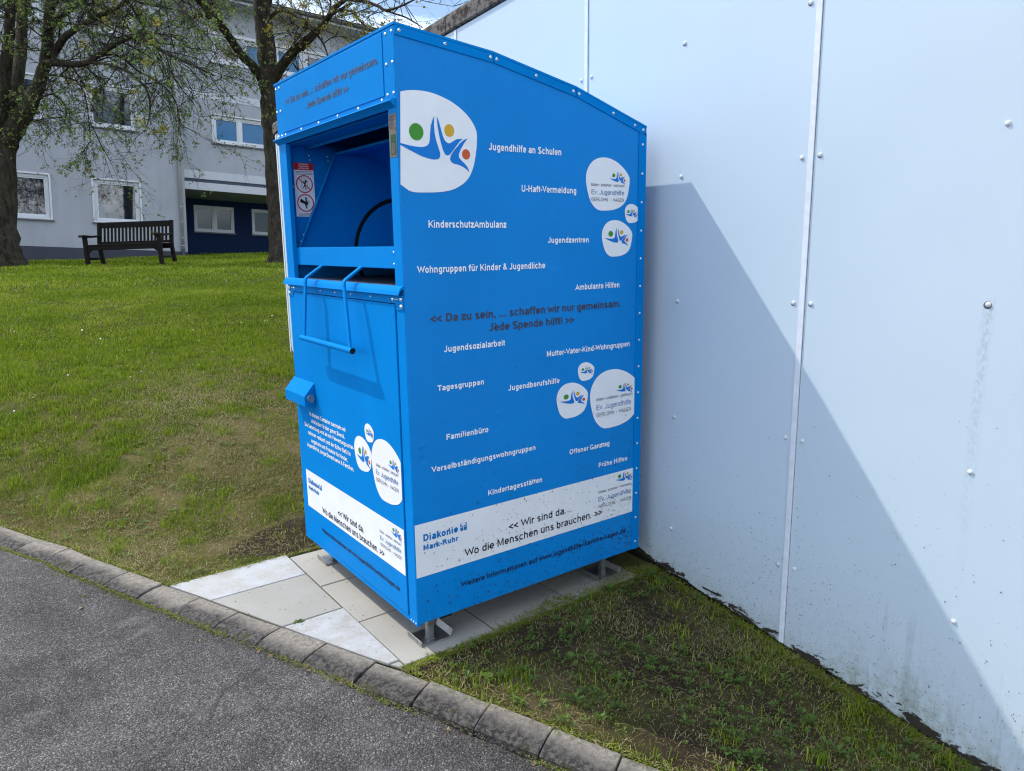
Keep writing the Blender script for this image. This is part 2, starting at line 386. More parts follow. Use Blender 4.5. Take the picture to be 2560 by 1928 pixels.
FX0, FX1 = min(p[0] for p in _all), max(p[0] for p in _all); FY0, FY1 = min(p[1] for p in _all), max(p[1] for p in _all)
def figure(mb, x0, x1, z0, z1, fn, depth, ms):
    def M(p):
        p = unshear(p); return (x0 + (p[0] - FX0) / (FX1 - FX0) * (x1 - x0), z1 - (p[1] - FY0) / (FY1 - FY0) * (z1 - z0))
    for f in FIG_RAW: face(mb, [M(p) for p in f], fn, depth, ms[0])
    for (c, r), k in zip(DOTS, ms[1:]):
        cx, cz = M(c); face(mb, disc(cx, cz, r[0] / (FX1 - FX0) * (x1 - x0), r[1] / (FY1 - FY0) * (z1 - z0)), fn, depth, k)
BLOB_RAW = [(400,143),(480,153),(570,193),(650,253),(715,325),(757,395),(767,455),(757,570),(732,700),(690,790),(620,852),(530,887),(440,900),(340,899),(280,872),(220,800),(180,700),(150,560),(140,450),(150,360),(185,270),(240,200),(315,157)]
def blob(mb, x0, x1, z0, z1, fn, depth, mat):
    face(mb, [(x0 + (p[0] - 140) / 627 * (x1 - x0), z0 + (900 - p[1]) / 757 * (z1 - z0)) for p in smooth_loop(BLOB_RAW, 4)], fn, depth, mat)
LOGO_M = [M_WHITE, M_FIG, M_GREEN, M_YELL, M_ORAN, M_LETH, M_LETS]
def ev_text(mb, a, b, c, fn, depth):
    """three text lines under the figures: (x0, x1, baseline, cap)"""
    put_text(mb, 'bilden • erziehen • betreuen', *a, fn, depth, 5, 0.002)
    put_text(mb, 'Ev. Jugendhilfe', *b, fn, depth, 6, 0.0)
    put_text(mb, 'ISERLOHN  •  HAGEN', *c, fn, depth, 5, 0.0)

# ------------------------------------------------------------------ the clothes container
W, D, H = 1.098, 1.138, 2.05
ORG = Vector((0.55, 0.55, -0.115))
box_ = thing('donation_container', 'tall bright blue clothes donation container with open chute, standing on slabs against the white wall', 'donation container', ORG)
def cpart(name, mb, mats, parent=None, bevel=0.0, tri=False, label=None):
    return obj(name, mb, mats, parent or box_, ORG, bevel, tri=tri, label=label)
XZ = lambda p, q, d: (p, d, q)
SIDE = lambda a, b, d: (a, -d, b)
FRONT = lambda a, b, d: (-d, -a, b)
PROF = [(0.0, 2.05), (0.379, 2.012), (0.757, 1.939), (D, 1.826)]
def roofz(x): return float(np.interp(x, [p[0] for p in PROF], [p[1] for p in PROF]))

side_poly = [(0.0015, 0.0), (D - 0.001, 0.0)] + [(min(max(p[0], 0.0015), D - 0.001), p[1] - 0.004) for p in reversed(PROF)]
near = cpart('side_panel', MB().prism(side_poly, XZ, 0.0, 0.010), M_PRINT, tri=True, label='blue side panel covered with white lettering and logo stickers')
cpart('side_panel', MB().prism(side_poly, XZ, W - 0.010, W), M_BLUE, tri=True)
cpart('back_panel', MB().box(D - 0.012, D - 0.0015, 0.011, W - 0.011, 0.002, 1.815), M_BLUE)
cpart('floor_panel', MB().box(0.022, D - 0.013, 0.011, W - 0.011, 0.012, 0.03), M_DARKIN)
mb = MB()
for (xa, za), (xb, zb) in zip(PROF[:-1], PROF[1:]):
    mb.add([(xa - (0.002 if xa == 0 else 0), -0.0045, za), (xb, -0.0045, zb), (xb, W + 0.0045, zb), (xa - (0.002 if xa == 0 else 0), W + 0.0045, za),
            (xa - (0.002 if xa == 0 else 0), -0.0045, za - 0.008), (xb, -0.0045, zb - 0.008), (xb, W + 0.0045, zb - 0.008), (xa - (0.002 if xa == 0 else 0), W + 0.0045, za - 0.008)],
           [(0, 1, 2, 3), (7, 6, 5, 4), (0, 4, 5, 1), (2, 6, 7, 3), (1, 5, 6, 2), (0, 3, 7, 4)])
cpart('roof', mb, M_BLUE)

# folded trims with their rivets
def rivet(mb, c, nrm, r=0.0062, mat=1):
    mb.dome(c, nrm, r, r * 0.62, mat)
mb = MB()
for i, ((xa, za), (xb, zb)) in enumerate(zip(PROF[:-1], PROF[1:])):
    g = 0.0012
    mb.prism([(xa + g, za - 0.009), (xa + g, za - 0.037), (xb - g, zb - 0.037), (xb - g, zb - 0.009)], XZ, -0.0042, 0.0, 0)
for xr in (0.017, 0.185, 0.366, 0.392, 0.565, 0.742, 0.771, 0.95, 1.07, 1.118):
    rivet(mb, (xr, -0.0042, roofz(xr) - 0.022), (0, -1, 0)); mb.dome((xr, -0.0076, roofz(xr) - 0.022), (0, -1, 0), 0.0022, 0.0008, 2, 8)
cpart('roof_trim', mb, [M_BLUE, M_RIVET, M_BLACK], bevel=0.0012)
mb = MB().box(1.0975, D + 0.0015, -0.0042, 0.0, 0.0, 1.798)
for k in range(16): rivet(mb, (1.117, -0.0042, 0.035 + k * 0.1145), (0, -1, 0), 0.0055)
cpart('edge_trim', mb, [M_BLUE, M_RIVET], bevel=0.0012)

# header above the chute
mb = MB().box(0.0, 0.02, 0.002, W - 0.002, 1.80, 2.041)
mb.box(-0.0026, 0.0, 0.078, 1.020, 1.8405, 2.0345)
for y, z in [(0.0135, 2.0375 - 0.012), (0.0555, 2.0255), (0.0135, 1.934), (0.0555, 1.934), (0.0135, 1.8415), (0.0555, 1.8415),
             (0.097, 1.8310), (0.278, 1.8310), (0.456, 1.8310), (0.637, 1.8310), (0.819, 1.8310), (1.0, 1.8310), (1.043, 1.8310), (1.084, 1.8325), (1.043, 1.932), (1.086, 1.933), (1.043, 2.026), (1.084, 2.026)]:
    rivet(mb, (0.0, y, z), (-1, 0, 0), 0.0058)
head = cpart('header_panel', mb, [M_BLUE, M_RIVET], bevel=0.0016)
lip = [(0.0, 1.824), (-0.007, 1.8235), (-0.014, 1.8215), (-0.020, 1.818), (-0.0235, 1.8145), (-0.019, 1.8120), (-0.008, 1.8040), (0.0, 1.7965)]
YX = lambda p, q, d: (p, d, q)
cpart('drip_edge', MB().prism(lip, YX, 0.004, W + 0.004, smooth=False), M_BLUE)
mb = MB()
put_text(mb, '<< Da zu sein, ... schaffen wir nur gemeinsam.', -0.973, -0.110, 1.9465, 0.0255, FRONT, 0.0034, 0)
cpart('lettering', mb, M_LETG, head); mb = MB(); put_text(mb, 'Jede Spende hilft! >>', -0.741, -0.343, 1.8985, 0.0255, FRONT, 0.0034, 0)
cpart('lettering', mb, M_LETG, head)

# jambs, recess, hopper
mb = MB().box(0.0, 0.02, 0.002, 0.0605, -0.0095, 1.799)
for y in (0.012, 0.030, 0.048): rivet(mb, (0.0, y, 0.001), (-1, 0, 0), 0.0036)
cpart('jamb', mb, [M_BLUE, M_RIVET], bevel=0.002)
cpart('jamb', MB().box(0.0, 0.02, 1.0315, W - 0.002, -0.0095, 1.205).box(0.0, 0.02, 1.0120, W - 0.002, 1.2055, 1.799), M_BLUE, bevel=0.002)
cpart('bottom_rail', MB().box(0.0, 0.02, 0.061, 1.031, -0.0075, 0.0125).box(0.004, 0.02, 0.061, 1.031, 0.0127, 0.05), M_BLUE, bevel=0.001)
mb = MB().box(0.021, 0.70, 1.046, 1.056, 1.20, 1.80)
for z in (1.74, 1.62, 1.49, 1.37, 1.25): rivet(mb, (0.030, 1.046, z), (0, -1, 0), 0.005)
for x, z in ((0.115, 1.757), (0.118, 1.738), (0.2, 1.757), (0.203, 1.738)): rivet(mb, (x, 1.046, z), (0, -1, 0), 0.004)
inl = cpart('inner_wall', mb, [M_BLUE_SHADE, M_RIVET])
cpart('inner_wall', MB().box(0.021, 0.70, 0.046, 0.056, 1.20, 1.80), M_BLUE_SHADE)
cpart('chute_ceiling', MB().box(0.021, 0.105, 0.057, 1.045, 1.793, 1.799).box(0.1, 0.105, 0.057, 1.045, 1.780, 1.7925), M_BLUE_SHADE)
cpart('chute_back', MB().box(0.70, 0.71, 0.046, 1.056, 1.20, 1.80), M_BLUE_SHADE)

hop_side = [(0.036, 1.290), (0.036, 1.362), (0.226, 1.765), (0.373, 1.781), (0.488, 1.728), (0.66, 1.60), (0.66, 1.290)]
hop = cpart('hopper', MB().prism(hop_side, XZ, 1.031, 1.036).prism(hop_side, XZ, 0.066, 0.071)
            .box(0.05, 0.655, 0.073, 1.029, 1.284, 1.290).prism([(0.66, 1.29), (0.667, 1.29), (0.667, 1.605), (0.492, 1.736), (0.375, 1.790), (0.226, 1.772), (0.2265, 1.762), (0.371, 1.779), (0.486, 1.726), (0.659, 1.598)], XZ, 0.0725, 1.0295), M_BLUE_SHADE, tri=True)
mb = MB().prism(disc(0.55, 1.335, 0.232, 0.232, 48), XZ, 1.022, 1.0305)
cpart('drum_disc', mb, M_BLUE, hop, tri=True)
mb = MB(); ring(mb, 0.55, 1.335, 0.2335, 0.252, XZ, 1.0295, 0, 56)
cpart('seal_ring', mb, M_RUBBER, hop)
for ya, yb in ((1.012, 1.0365), (0.0655, 0.088)):
    mb = MB(); mb.add([(0.034, ya, 1.3615), (0.034, yb, 1.3615), (0.224, yb, 1.766), (0.224, ya, 1.766), (0.0365, ya, 1.3605), (0.0365, yb, 1.3605), (0.2265, yb, 1.765), (0.2265, ya, 1.765)],
           [(0, 1, 2, 3), (7, 6, 5, 4), (0, 4, 5, 1), (2, 6, 7, 3), (1, 5, 6, 2), (0, 3, 7, 4)])
    for t in (0.06, 0.13): rivet(mb, (0.034 + 0.19 * t - 0.0006, (ya + yb) / 2, 1.3615 + 0.4045 * t), (-0.9, 0, 0.42), 0.004)
    cpart('hopper_flange', mb, [M_BLUE, M_RIVET], hop)
mb = MB().box(0.020, 0.035, 0.079, 1.033, 1.284, 1.3595)
for y in (0.1, 1.018):
    for z in (1.300, 1.340): rivet(mb, (0.020, y, z), (-1, 0, 0), 0.0045)
cpart('hopper_front', mb, [M_BLUE, M_RIVET], hop, bevel=0.002)

cpart('shelf', MB().box(0.001, 0.69, 0.061, 1.0115, 1.206, 1.2250).box(0.012, 0.69, 0.0615, 1.0110, 1.2251, 1.2258, 1), [M_BLUE, M_SHELFTOP])
sl_ = [(0.0, 1.2285), (-0.006, 1.2275), (-0.0125, 1.2225), (-0.0185, 1.2125), (-0.0225, 1.1990), (-0.0205, 1.1980), (-0.016, 1.2080), (-0.010, 1.2160), (0.0, 1.2190)]
cpart('shelf_lip', MB().prism(sl_, YX, 0.001, W + 0.004), M_BLUE, tri=True)

# service door with hinge rail
cpart('door_gap', MB().box(0.013, 0.0195, 0.0606, 1.0314, 0.0505, 1.1995), M_DARKIN)
door = cpart('door', MB().box(-0.004, 0.012, 0.0650, 1.0265, 0.0160, 1.1650), M_BLUE, bevel=0.002)
mb = MB().prism([(-1.093, 1.197), (-0.004, 1.197), (-0.004, 1.1465), (-0.056, 1.1465), (-0.062, 1.168), (-1.030, 1.168), (-1.036, 1.1465), (-1.093, 1.1465)], FRONT, 0.0035, 0.0)
for y, z, r in [(0.018, 1.184, .0075), (0.018, 1.160, .0085), (0.077, 1.182, .0075), (0.045, 1.183, .003), (0.058, 1.183, .003), (1.078, 1.184, .0075), (1.078, 1.160, .0085), (1.022, 1.184, .0075), (1.05, 1.184, .003),
                (0.25, 1.183, .0035), (0.42, 1.183, .0035), (0.57, 1.183, .0035), (0.72, 1.183, .0035), (0.87, 1.183, .0035)]:
    rivet(mb, (-0.0035, y, z), (-1, 0, 0), r)
cpart('hinge_rail', mb, [M_BLUE, M_RIVET], bevel=0.001, tri=True)

# pull handle: two flat arms and a round bar
mb = MB(); bar = [(-0.066, 0.290, 0.985), (-0.066, 0.798, 0.989)]
mb.tube(bar, 0.0115, 16, 0, caps=False); mb.tube([(-0.066, 0.2905, 0.985), (-0.066, 0.32, 0.985)], 0.0088, 14, 1, caps=True); mb.tube([(-0.066, 0.797, 0.989), (-0.066, 0.77, 0.989)], 0.0088, 14, 1, caps=True)
handle = cpart('handle', mb, [M_BLUE, M_RUBBER])
for ys in ((0.745, 0.748, 0.766), (0.372, 0.366, 0.312)):
    pts = [(0.045, 1.300), (-0.046, 1.240), (-0.0515, 1.233), (-0.053, 1.224), (-0.066, 0.992)]
    yy = [ys[0], ys[1], ys[1], ys[1], ys[2]]; hw = 0.0105; th = 0.004; vs = []
    for i, ((x, z), y) in enumerate(zip(pts, yy)):
        a = Vector((pts[min(i + 1, 4)][0] - pts[max(i - 1, 0)][0], 0, pts[min(i + 1, 4)][1] - pts[max(i - 1, 0)][1])).normalized()
        nn = Vector((-a.z, 0, a.x)) * th
        for s1, s2 in ((-1, -1), (1, -1), (1, 1), (-1, 1)): vs.append((x + nn.x * s2, y + hw * s1, z + nn.z * s2))
    fs = [(0, 1, 2, 3), (16, 19, 18, 17)] + [(i * 4 + k, (i + 1) * 4 + k, (i + 1) * 4 + (k + 1) % 4, i * 4 + (k + 1) % 4) for i in range(4) for k in range(4)]
    cpart('handle_arm', MB().add(vs, fs), M_BLUE, handle, bevel=0.0012)

# lock housing
lk = [(-0.0045, 0.777), (-0.052, 0.722), (-0.052, 0.676), (-0.0045, 0.671)]
lock = cpart('lock_box', MB().prism(lk, YX, 0.852, 1.092), M_BLUE, bevel=0.0016)
cpart('lock', MB().tube([(-0.026, 0.8515, 0.712), (-0.026, 0.842, 0.712)], 0.016, 14, 0).box(-0.034, -0.018, 0.838, 0.8415, 0.694, 0.730), M_GALV, lock)

# feet: galvanised posts welded on channel plates
for px, py, s in ((0.082, 0.062, 1), (0.975, 0.062, 1), (0.082, 0.965, -1), (0.975, 0.965, -1)):
    mb = MB().box(px - 0.0125, px + 0.0125, py - 0.0125, py + 0.0125, -0.1085, 0.012)
    mb.box(px - 0.055, px + 0.075, py - 0.035, py + 0.075, -0.1145, -0.1088)
    mb.box(px - 0.0551, px - 0.051, py - 0.035, py + 0.075, -0.1087, -0.092)
    mb.prism([(px + 0.071, -0.1087), (px + 0.0755, -0.1087), (px + 0.086, -0.082), (px + 0.0815, -0.082)], XZ, py - 0.035, py + 0.075)
    mb.box(px - 0.0165, px + 0.0165, py - 0.0165, py + 0.0165, -0.1087, -0.1050)
    cpart('leg', mb, M_GALV, bevel=0.0015)
    cpart('leg_bracket', MB().box(px + 0.045, px + 0.095, py - 0.012, py + 0.030, -0.040, 0.0115), M_DARKIN, bevel=0.002)
for ya in (0.10, 0.93): cpart('floor_beam', MB().box(0.03, D - 0.03, ya, ya + 0.05, -0.022, 0.0118), M_DARKIN)

# ---- printing on the side panel
TXT = [('Jugendhilfe an Schulen', .354, .685, 1.686, .0245), ('U-Haft-Vermeidung', .496, .760, 1.549, .0235), ('KinderschutzAmbulanz', .102, .426, 1.420, .0245),
 ('Jugendzentren', .618, .826, 1.364, .0215), ('Wohngruppen für Kinder & Jugendliche', .051, .605, 1.270, .0235), ('Ambulante Hilfen', .756, .998, 1.180, .0228),
 ('Jugendsozialarbeit', .147, .411, .992, .0225), ('Mutter-Vater-Kind-Wohngruppen', .611, 1.063, .929, .0224), ('Tagesgruppen', .116, .313, .857, .0205),
 ('Jugendberufshilfe', .423, .675, .818, .0217), ('Familienbüro', .146, .328, .674, .0215), ('Verselbständigungswohngruppen', .078, .551, .565, .0212),
 ('Offener Ganztag', .728, .952, .512, .0214), ('Frühe Hilfen', .891, 1.060, .425, .0210), ('Kindertagesstätten', .322, .584, .426, .0215)]
for t in TXT:
    mb = MB(); put_text(mb, *t, SIDE, 0.0014, 0, 0.019); cpart('lettering', mb, M_LETW, near, label='white lettering ' + t[0])
mb = MB(); put_text(mb, '<< Da zu sein, ... schaffen wir nur gemeinsam.', .094, 1.006, 1.099, .030, SIDE, 0.0014, 0, 0.017)
cpart('lettering', mb, M_LETG, near, label='grey slogan, its longer upper line'); mb = MB(); put_text(mb, 'Jede Spende hilft! >>', .341, .755, 1.050, .030, SIDE, 0.0014, 0, 0.017); cpart('lettering', mb, M_LETG, near, label='grey slogan, its shorter lower line')
mb = MB(); put_text(mb, 'Weitere Informationen auf www.jugendhilfe-iserlohn-hagen.de', .188, 1.057, .091, .0225, SIDE, 0.0014, 0, 0.016); cpart('lettering', mb, M_LETN, near, label='dark web address line under the white banner')

mb = MB(); bigp = [unshear(p) for p in smooth_loop([BIG_RAW[0]] + BIG_RAW + [BIG_RAW[-1]], 4)][4:-8] + [unshear(BIG_RAW[-1])]
bx0, bx1 = min(p[0] for p in bigp), max(p[0] for p in bigp); by0, by1 = min(p[1] for p in bigp), max(p[1] for p in bigp)
face(mb, [(max(0.0026, -0.002 + (p[0] - bx0) / (bx1 - bx0) * 0.308), 1.855 - (p[1] - by0) / (by1 - by0) * 0.321) for p in bigp], SIDE, 0.0012, 0)
figure(mb, 0.008, 0.270, 1.607, 1.781, SIDE, 0.0020, (1, 2, 3, 4))
cpart('logo_sticker', mb, LOGO_M, near, tri=True, label='largest white logo sticker with three blue figures')
def small_sticker(bb, fg, fn, parent, dep=0.0, txt=None):
    q = MB(); blob(q, *bb, fn, 0.0012 + dep, 0); figure(q, *fg, fn, 0.0020 + dep, (1, 2, 3, 4))
    if txt: ev_text(q, *txt, fn, 0.0021 + dep)
    cpart('logo_sticker', q, LOGO_M, parent, tri=True)
small_sticker((.810, 1.048, 1.488, 1.691), (.939, 1.022, 1.590, 1.641), SIDE, near, 0, ((.838, 1.018, 1.581, .0115), (.839, 1.016, 1.549, .0185), (.839, 1.016, 1.524, .0130)))
small_sticker((1.023, 1.110, 1.440, 1.516), (1.028, 1.094, 1.459, 1.498), SIDE, near)
small_sticker((.897, 1.068, 1.306, 1.451), (.916, 1.043, 1.347, 1.420), SIDE, near)
small_sticker((.772, .862, .810, .886), (.783, .852, .833, .869), SIDE, near)
small_sticker((.660, .827, .666, .811), (.680, .809, .711, .777), SIDE, near)
small_sticker((.839, 1.130, .590, .840), (.989, 1.084, .726, .775), SIDE, near, 0, ((.875, 1.084, .715, .0135), (.875, 1.076, .677, .0215), (.876, 1.077, .647, .0160)))

def cross_logo(q, a, b, s, fn, d, mat):
    """crowned window cross, two by two fields"""
    h = s * 0.46
    for i in (0, 1):
        face(q, [(a + i * (s - h), b), (a + i * (s - h) + h, b), (a + i * (s - h) + h, b + h), (a + i * (s - h), b + h)], fn, d, mat)
        x = a + i * (s - h); y = b + s - h
        face(q, [(x, y), (x + h, y), (x + h, y + h * .35), (x, y + h * .35)], fn, d, mat)
        face(q, [(x + (0 if i == 0 else h * .7), y + h * .35), (x + (h * .3 if i == 0 else h), y + h * .35), (x + (h * .3 if i == 0 else h), y + h), (x + (0 if i == 0 else h * .7), y + h)], fn, d, mat)
        face(q, [(x + h * .3, y + h * .8), (x + h * .7, y + h * .8), (x + h * .7, y + h), (x + h * .3, y + h)], fn, d, mat)
mb = MB(); face(mb, [(0.003, .181), (1.0970, .181), (1.0970, .3835), (0.003, .3835)], SIDE, 0.0012, 0)
put_text(mb, 'Diakonie', .036, .183, .315, .0270, SIDE, 0.002, 7, 0.027); put_text(mb, 'Mark-Ruhr', .035, .183, .281, .0205, SIDE, 0.002, 7, 0.024)
cross_logo(mb, .193, .315, .029, SIDE, 0.002, 7)
put_text(mb, '<< Wir sind da.', .413, .707, .263, .0300, SIDE, 0.002, 8, 0.015); put_text(mb, 'Wo die Menschen uns brauchen. >>', .208, .916, .209, .0300, SIDE, 0.002, 8, 0.015)
figure(mb, .992, 1.093, .327, .377, SIDE, 0.0020, (1, 2, 3, 4))
ev_text(mb, (.891, 1.085, .309, .0115), (.891, 1.086, .273, .0205), (.892, 1.086, .243, .0140), SIDE, 0.0021)
cpart('banner', mb, LOGO_M + [M_LETB, M_LETD], near, tri=True, label='white banner strip across the foot of the side panel')

# ---- printing on the door
mb = MB()
for t in [('In diesem Container sammeln wir', -.927, -.538, .619), ('Altkleider für den guten Zweck.', -.915, -.552, .588), ('Die Sammlung wird an ein Verwertungsunter-', -.998, -.467, .559),
          ('nehmen verkauft und der Erlös fließt in', -.961, -.504, .526), ('Angebote und Projekte für Kinder,', -.932, -.536, .494), ('Jugendliche, junge Erwachsene & Familien.', -.986, -.479, .466)]:
    put_text(mb, *t, .0185, FRONT, 0.0052, 0, 0.017)
cpart('lettering', mb, M_LETW, door, label='white paragraph of six lines on the door')
mb = MB(); put_text(mb, 'Weitere Informationen auf www.jugendhilfe-iserlohn-hagen.de', -.872, -.121, .086, .020, FRONT, 0.0052, 0, 0.016); cpart('lettering', mb, M_LETN, door)
small_sticker((-.357, -.277, .624, .696), (-.349, -.283, .643, .678), FRONT, door, 0.004)
small_sticker((-.462, -.307, .492, .631), (-.437, -.324, .513, .597), FRONT, door, 0.004)
q = MB()
pts = [(max(-9, min(-.0685, -.307 + (p[0] - 140) / 627 * 0.262)), .418 + (900 - p[1]) / 757 * 0.241) for p in smooth_loop(BLOB_RAW, 4)]
face(q, pts, FRONT, 0.0052, 0); figure(q, -.165, -.086, .552, .600, FRONT, 0.0060, (1, 2, 3, 4))
ev_text(q, (-.269, -.091, .542, .0125), (-.273, -.094, .509, .0195), (-.273, -.094, .482, .0145), FRONT, 0.0061)
cpart('logo_sticker', q, LOGO_M, door, tri=True)
mb = MB(); face(mb, [(-1.0235, .168), (-.0680, .168), (-.0680, .347), (-1.0235, .347)], FRONT, 0.0052, 0)
put_text(mb, 'Diakonie', -.998, -.873, .287, .0240, FRONT, 0.006, 7, 0.027); put_text(mb, 'Mark-Ruhr', -1.0, -.875, .256, .0185, FRONT, 0.006, 7, 0.024)
cross_logo(mb, -.866, .287, .026, FRONT, 0.006, 7)
put_text(mb, '<< Wir sind da.', -.672, -.417, .224, .0285, FRONT, 0.006, 8, 0.015); put_text(mb, 'Wo die Menschen uns brauchen. >>', -.850, -.234, .183, .0285, FRONT, 0.006, 8, 0.015)
figure(mb, -.167, -.088, .290, .338, FRONT, 0.0060, (1, 2, 3, 4))
ev_text(mb, (-.266, -.093, .277, .0115), (-.265, -.095, .247, .0175), (-.264, -.095, .222, .0135), FRONT, 0.0061)
cpart('banner', mb, LOGO_M + [M_LETB, M_LETD], door, tri=True)

# ---- warning sign on the inner wall, type label on the jamb
WARN = lambda a, b, d: (a, 1.046 - d, b)
mb = MB(); face(mb, [(.040, 1.494), (.130, 1.494), (.130, 1.724), (.040, 1.724)], WARN, 0.001, 0)
face(mb, [(.040, 1.694), (.130, 1.694), (.130, 1.724), (.040, 1.724)], WARN, 0.0014, 1)
for k, t in enumerate(('WARNUNG', 'CAUTION', 'ATTENTION')): put_text(mb, t, .062, .108, 1.7155 - k * .0088, .0058, WARN, 0.0018, 0, 0.02)
for k in range(3): face(mb, [(.046 + .004 * (k % 2), 1.6885 - k * .006), (.124, 1.6885 - k * .006), (.124, 1.6865 - k * .006), (.046 + .004 * (k % 2), 1.6865 - k * .006)], WARN, 0.0014, 3)
for k in range(3): face(mb, [(.052, 1.509 - k * .005), (.118, 1.509 - k * .005), (.118, 1.5075 - k * .005), (.052, 1.5075 - k * .005)], WARN, 0.0014, 3)
for cz in (1.634, 1.553): ring(mb, .085, cz, .0335, .0385, WARN, 0.0016, 1)
def bar_(x0, z0, x1, z1, w, mat, d=0.0018):
    dx, dz = x1 - x0, z1 - z0; l = math.hypot(dx, dz); nx, nz = -dz / l * w / 2, dx / l * w / 2
    face(mb, [(x0 + nx, z0 + nz), (x1 + nx, z1 + nz), (x1 - nx, z1 - nz), (x0 - nx, z0 - nz)], WARN, d, mat)
for (a, b, c, e) in ((.072, 1.612, .072, 1.660), (.098, 1.612, .098, 1.660), (.072, 1.660, .098, 1.660), (.072, 1.612, .098, 1.612)): bar_(a, b, c, e, .0012, 2, .0015)
face(mb, disc(.0905, 1.647, .0045, .0045, 14), WARN, 0.0018, 2)
for (a, b, c, e, w_) in ((.089, 1.642, .086, 1.627, .007), (.086, 1.638, .078, 1.648, .003), (.089, 1.638, .097, 1.648, .003), (.086, 1.628, .078, 1.618, .004), (.087, 1.628, .092, 1.612, .004)): bar_(a, b, c, e, w_, 2)
bar_(.060, 1.657, .110, 1.611, .0042, 1, .0022)
bar_(.088, 1.556, .088, 1.578, .008, 3); bar_(.088, 1.529, .088, 1.550, .008, 3)
face(mb, [(.061, 1.566), (.066, 1.571), (.078, 1.562), (.088, 1.557), (.102, 1.564), (.093, 1.553), (.106, 1.555), (.094, 1.549), (.100, 1.543), (.086, 1.548), (.084, 1.536), (.080, 1.549), (.060, 1.556)], WARN, 0.0020, 2)
cpart('warning_sign', mb, [M_WHITE, M_RED, M_BLACK, M_LETH], inl, tri=True)
rj = [o for o in box_.children if o.name.startswith('jamb')][0]
mb = MB(); face(mb, [(-.0565, 1.6455), (-.0045, 1.6455), (-.0045, 1.780), (-.0565, 1.780)], FRONT, 0.0010, 0)
for k in range(10): face(mb, [(-.0525, 1.774 - k * .0042), (-.014 - .006 * (k % 3), 1.774 - k * .0042), (-.014 - .006 * (k % 3), 1.7724 - k * .0042), (-.0525, 1.7724 - k * .0042)], FRONT, 0.0015, 1)
put_text(mb, 'CE', -.020, -.007, 1.727, .009, FRONT, 0.0015, 1, 0.0)
face(mb, [(-.046, 1.652), (-.010, 1.652), (-.010, 1.716), (-.046, 1.716)], FRONT, 0.0015, 2)
face(mb, disc(-.028, 1.672, .0145, .018, 24), FRONT, 0.0019, 0); ring(mb, -.028, 1.672, .0115, .0135, FRONT, 0.0023, 2, 24); face(mb, disc(-.028, 1.674, .004, .006, 12), FRONT, 0.0023, 2)
cpart('type_label', mb, [M_LABEL, M_LETD, M_LGREEN], rj, tri=True)

# bits of mown grass and soil splashed on the foot of the panel
def flecks(n, place, fn, dep, mat_n=1, skip=1, lmin=.0015, lmax=.007):
    q = MB()
    for _ in range(n):
        a, b = place(); l = lmin + (lmax - lmin) * rnd.random() ** 2.6; w_ = l * rnd.uniform(.18, .55) if l > .003 else l * .8; an = rnd.gauss(1.2, .75)
        ca, sa = math.cos(an) * l, math.sin(an) * l; k = rnd.uniform(-.25, .25)
        p0 = (a - ca / 2, b - sa / 2); p1 = (a + ca / 2, b + sa / 2); mid = (a + k * sa, b - k * ca); wx, wz = -math.sin(an) * w_ / 2, math.cos(an) * w_ / 2
        q.add([fn(*p0, dep), fn(mid[0] + wx, mid[1] + wz, dep + .0006), fn(*p1, dep), fn(mid[0] - wx, mid[1] - wz, dep + .0003)], [(0, 1, 2, 3)], rnd.randrange(mat_n))
    return q
M_FLECK = plain('dry_clippings', (0.028, 0.024, 0.017), 0.9, var=0.3, scale=80)
M_FLECK2 = plain('green_clippings', (0.05, 0.065, 0.03), 0.9, var=0.3, scale=80)
def sp():
    while True:
        x = rnd.uniform(.02, 1.09); z = min(1.2, abs(rnd.expovariate(5.2)))
        if z < 1.15 and rnd.random() < .18 + .82 * (x / 1.09) ** 1.6: return x, z
tag(cpart('grass_clippings', flecks(2600, sp, SIDE, 0.0046, 2, 1, .0016, .0105), [M_FLECK, M_FLECK2], near), kind='stuff')

# ------------------------------------------------------------------ the lie of the land
KB = [(-15.5, 30.0), (-8.6, 18.0), (-5.2, 11.5), (-3.2, 7.2), (-2.2, 5.0), (-1.62, 3.6), (-1.19, 2.42), (-1.031, 2.082), (-0.921, 1.873), (-0.833, 1.65), (-0.728, 1.425), (-0.632, 1.20), (-0.530, 0.968), (-0.435, 0.735), (-0.338, 0.503), (-0.243, 0.275), (-0.148, 0.050), (-0.040, -0.151), (0.074, -0.352), (0.185, -0.550), (0.298, -0.752),
      (0.416, -0.955), (0.538, -1.158), (0.664, -1.36), (0.794, -1.56), (0.928, -1.76), (1.066, -1.96), (1.21, -2.16), (1.36, -2.36), (1.9, -3.0), (5.0, -6.5)]
_ky = [p[1] for p in KB][::-1]; _kx = [p[0] for p in KB][::-1]
def xk(y): return np.interp(y, _ky, _kx)
def zk(y): return np.interp(y, [-30, -6, -1.43, -.7, -.04, 0, 1.17, 2.6, 4.5, 7, 11, 20, 60], [-3.6, -.87, -.31, -.207, -.119, -.115, -.115, -.07, .10, .36, .66, .86, 1.1])
def zl(y): return np.interp(y, [-30, -6, -1.43, -.7, -.04, 0, 1.17, 1.3, 2.2, 4.6, 6.4, 8, 9.5, 11, 14, 20, 26, 90], [-3.6, -.87, -.31, -.207, -.119, -.115, -.115, -.095, .035, .37, .60, .765, .875, .94, .985, 1.03, 1.06, 1.3])
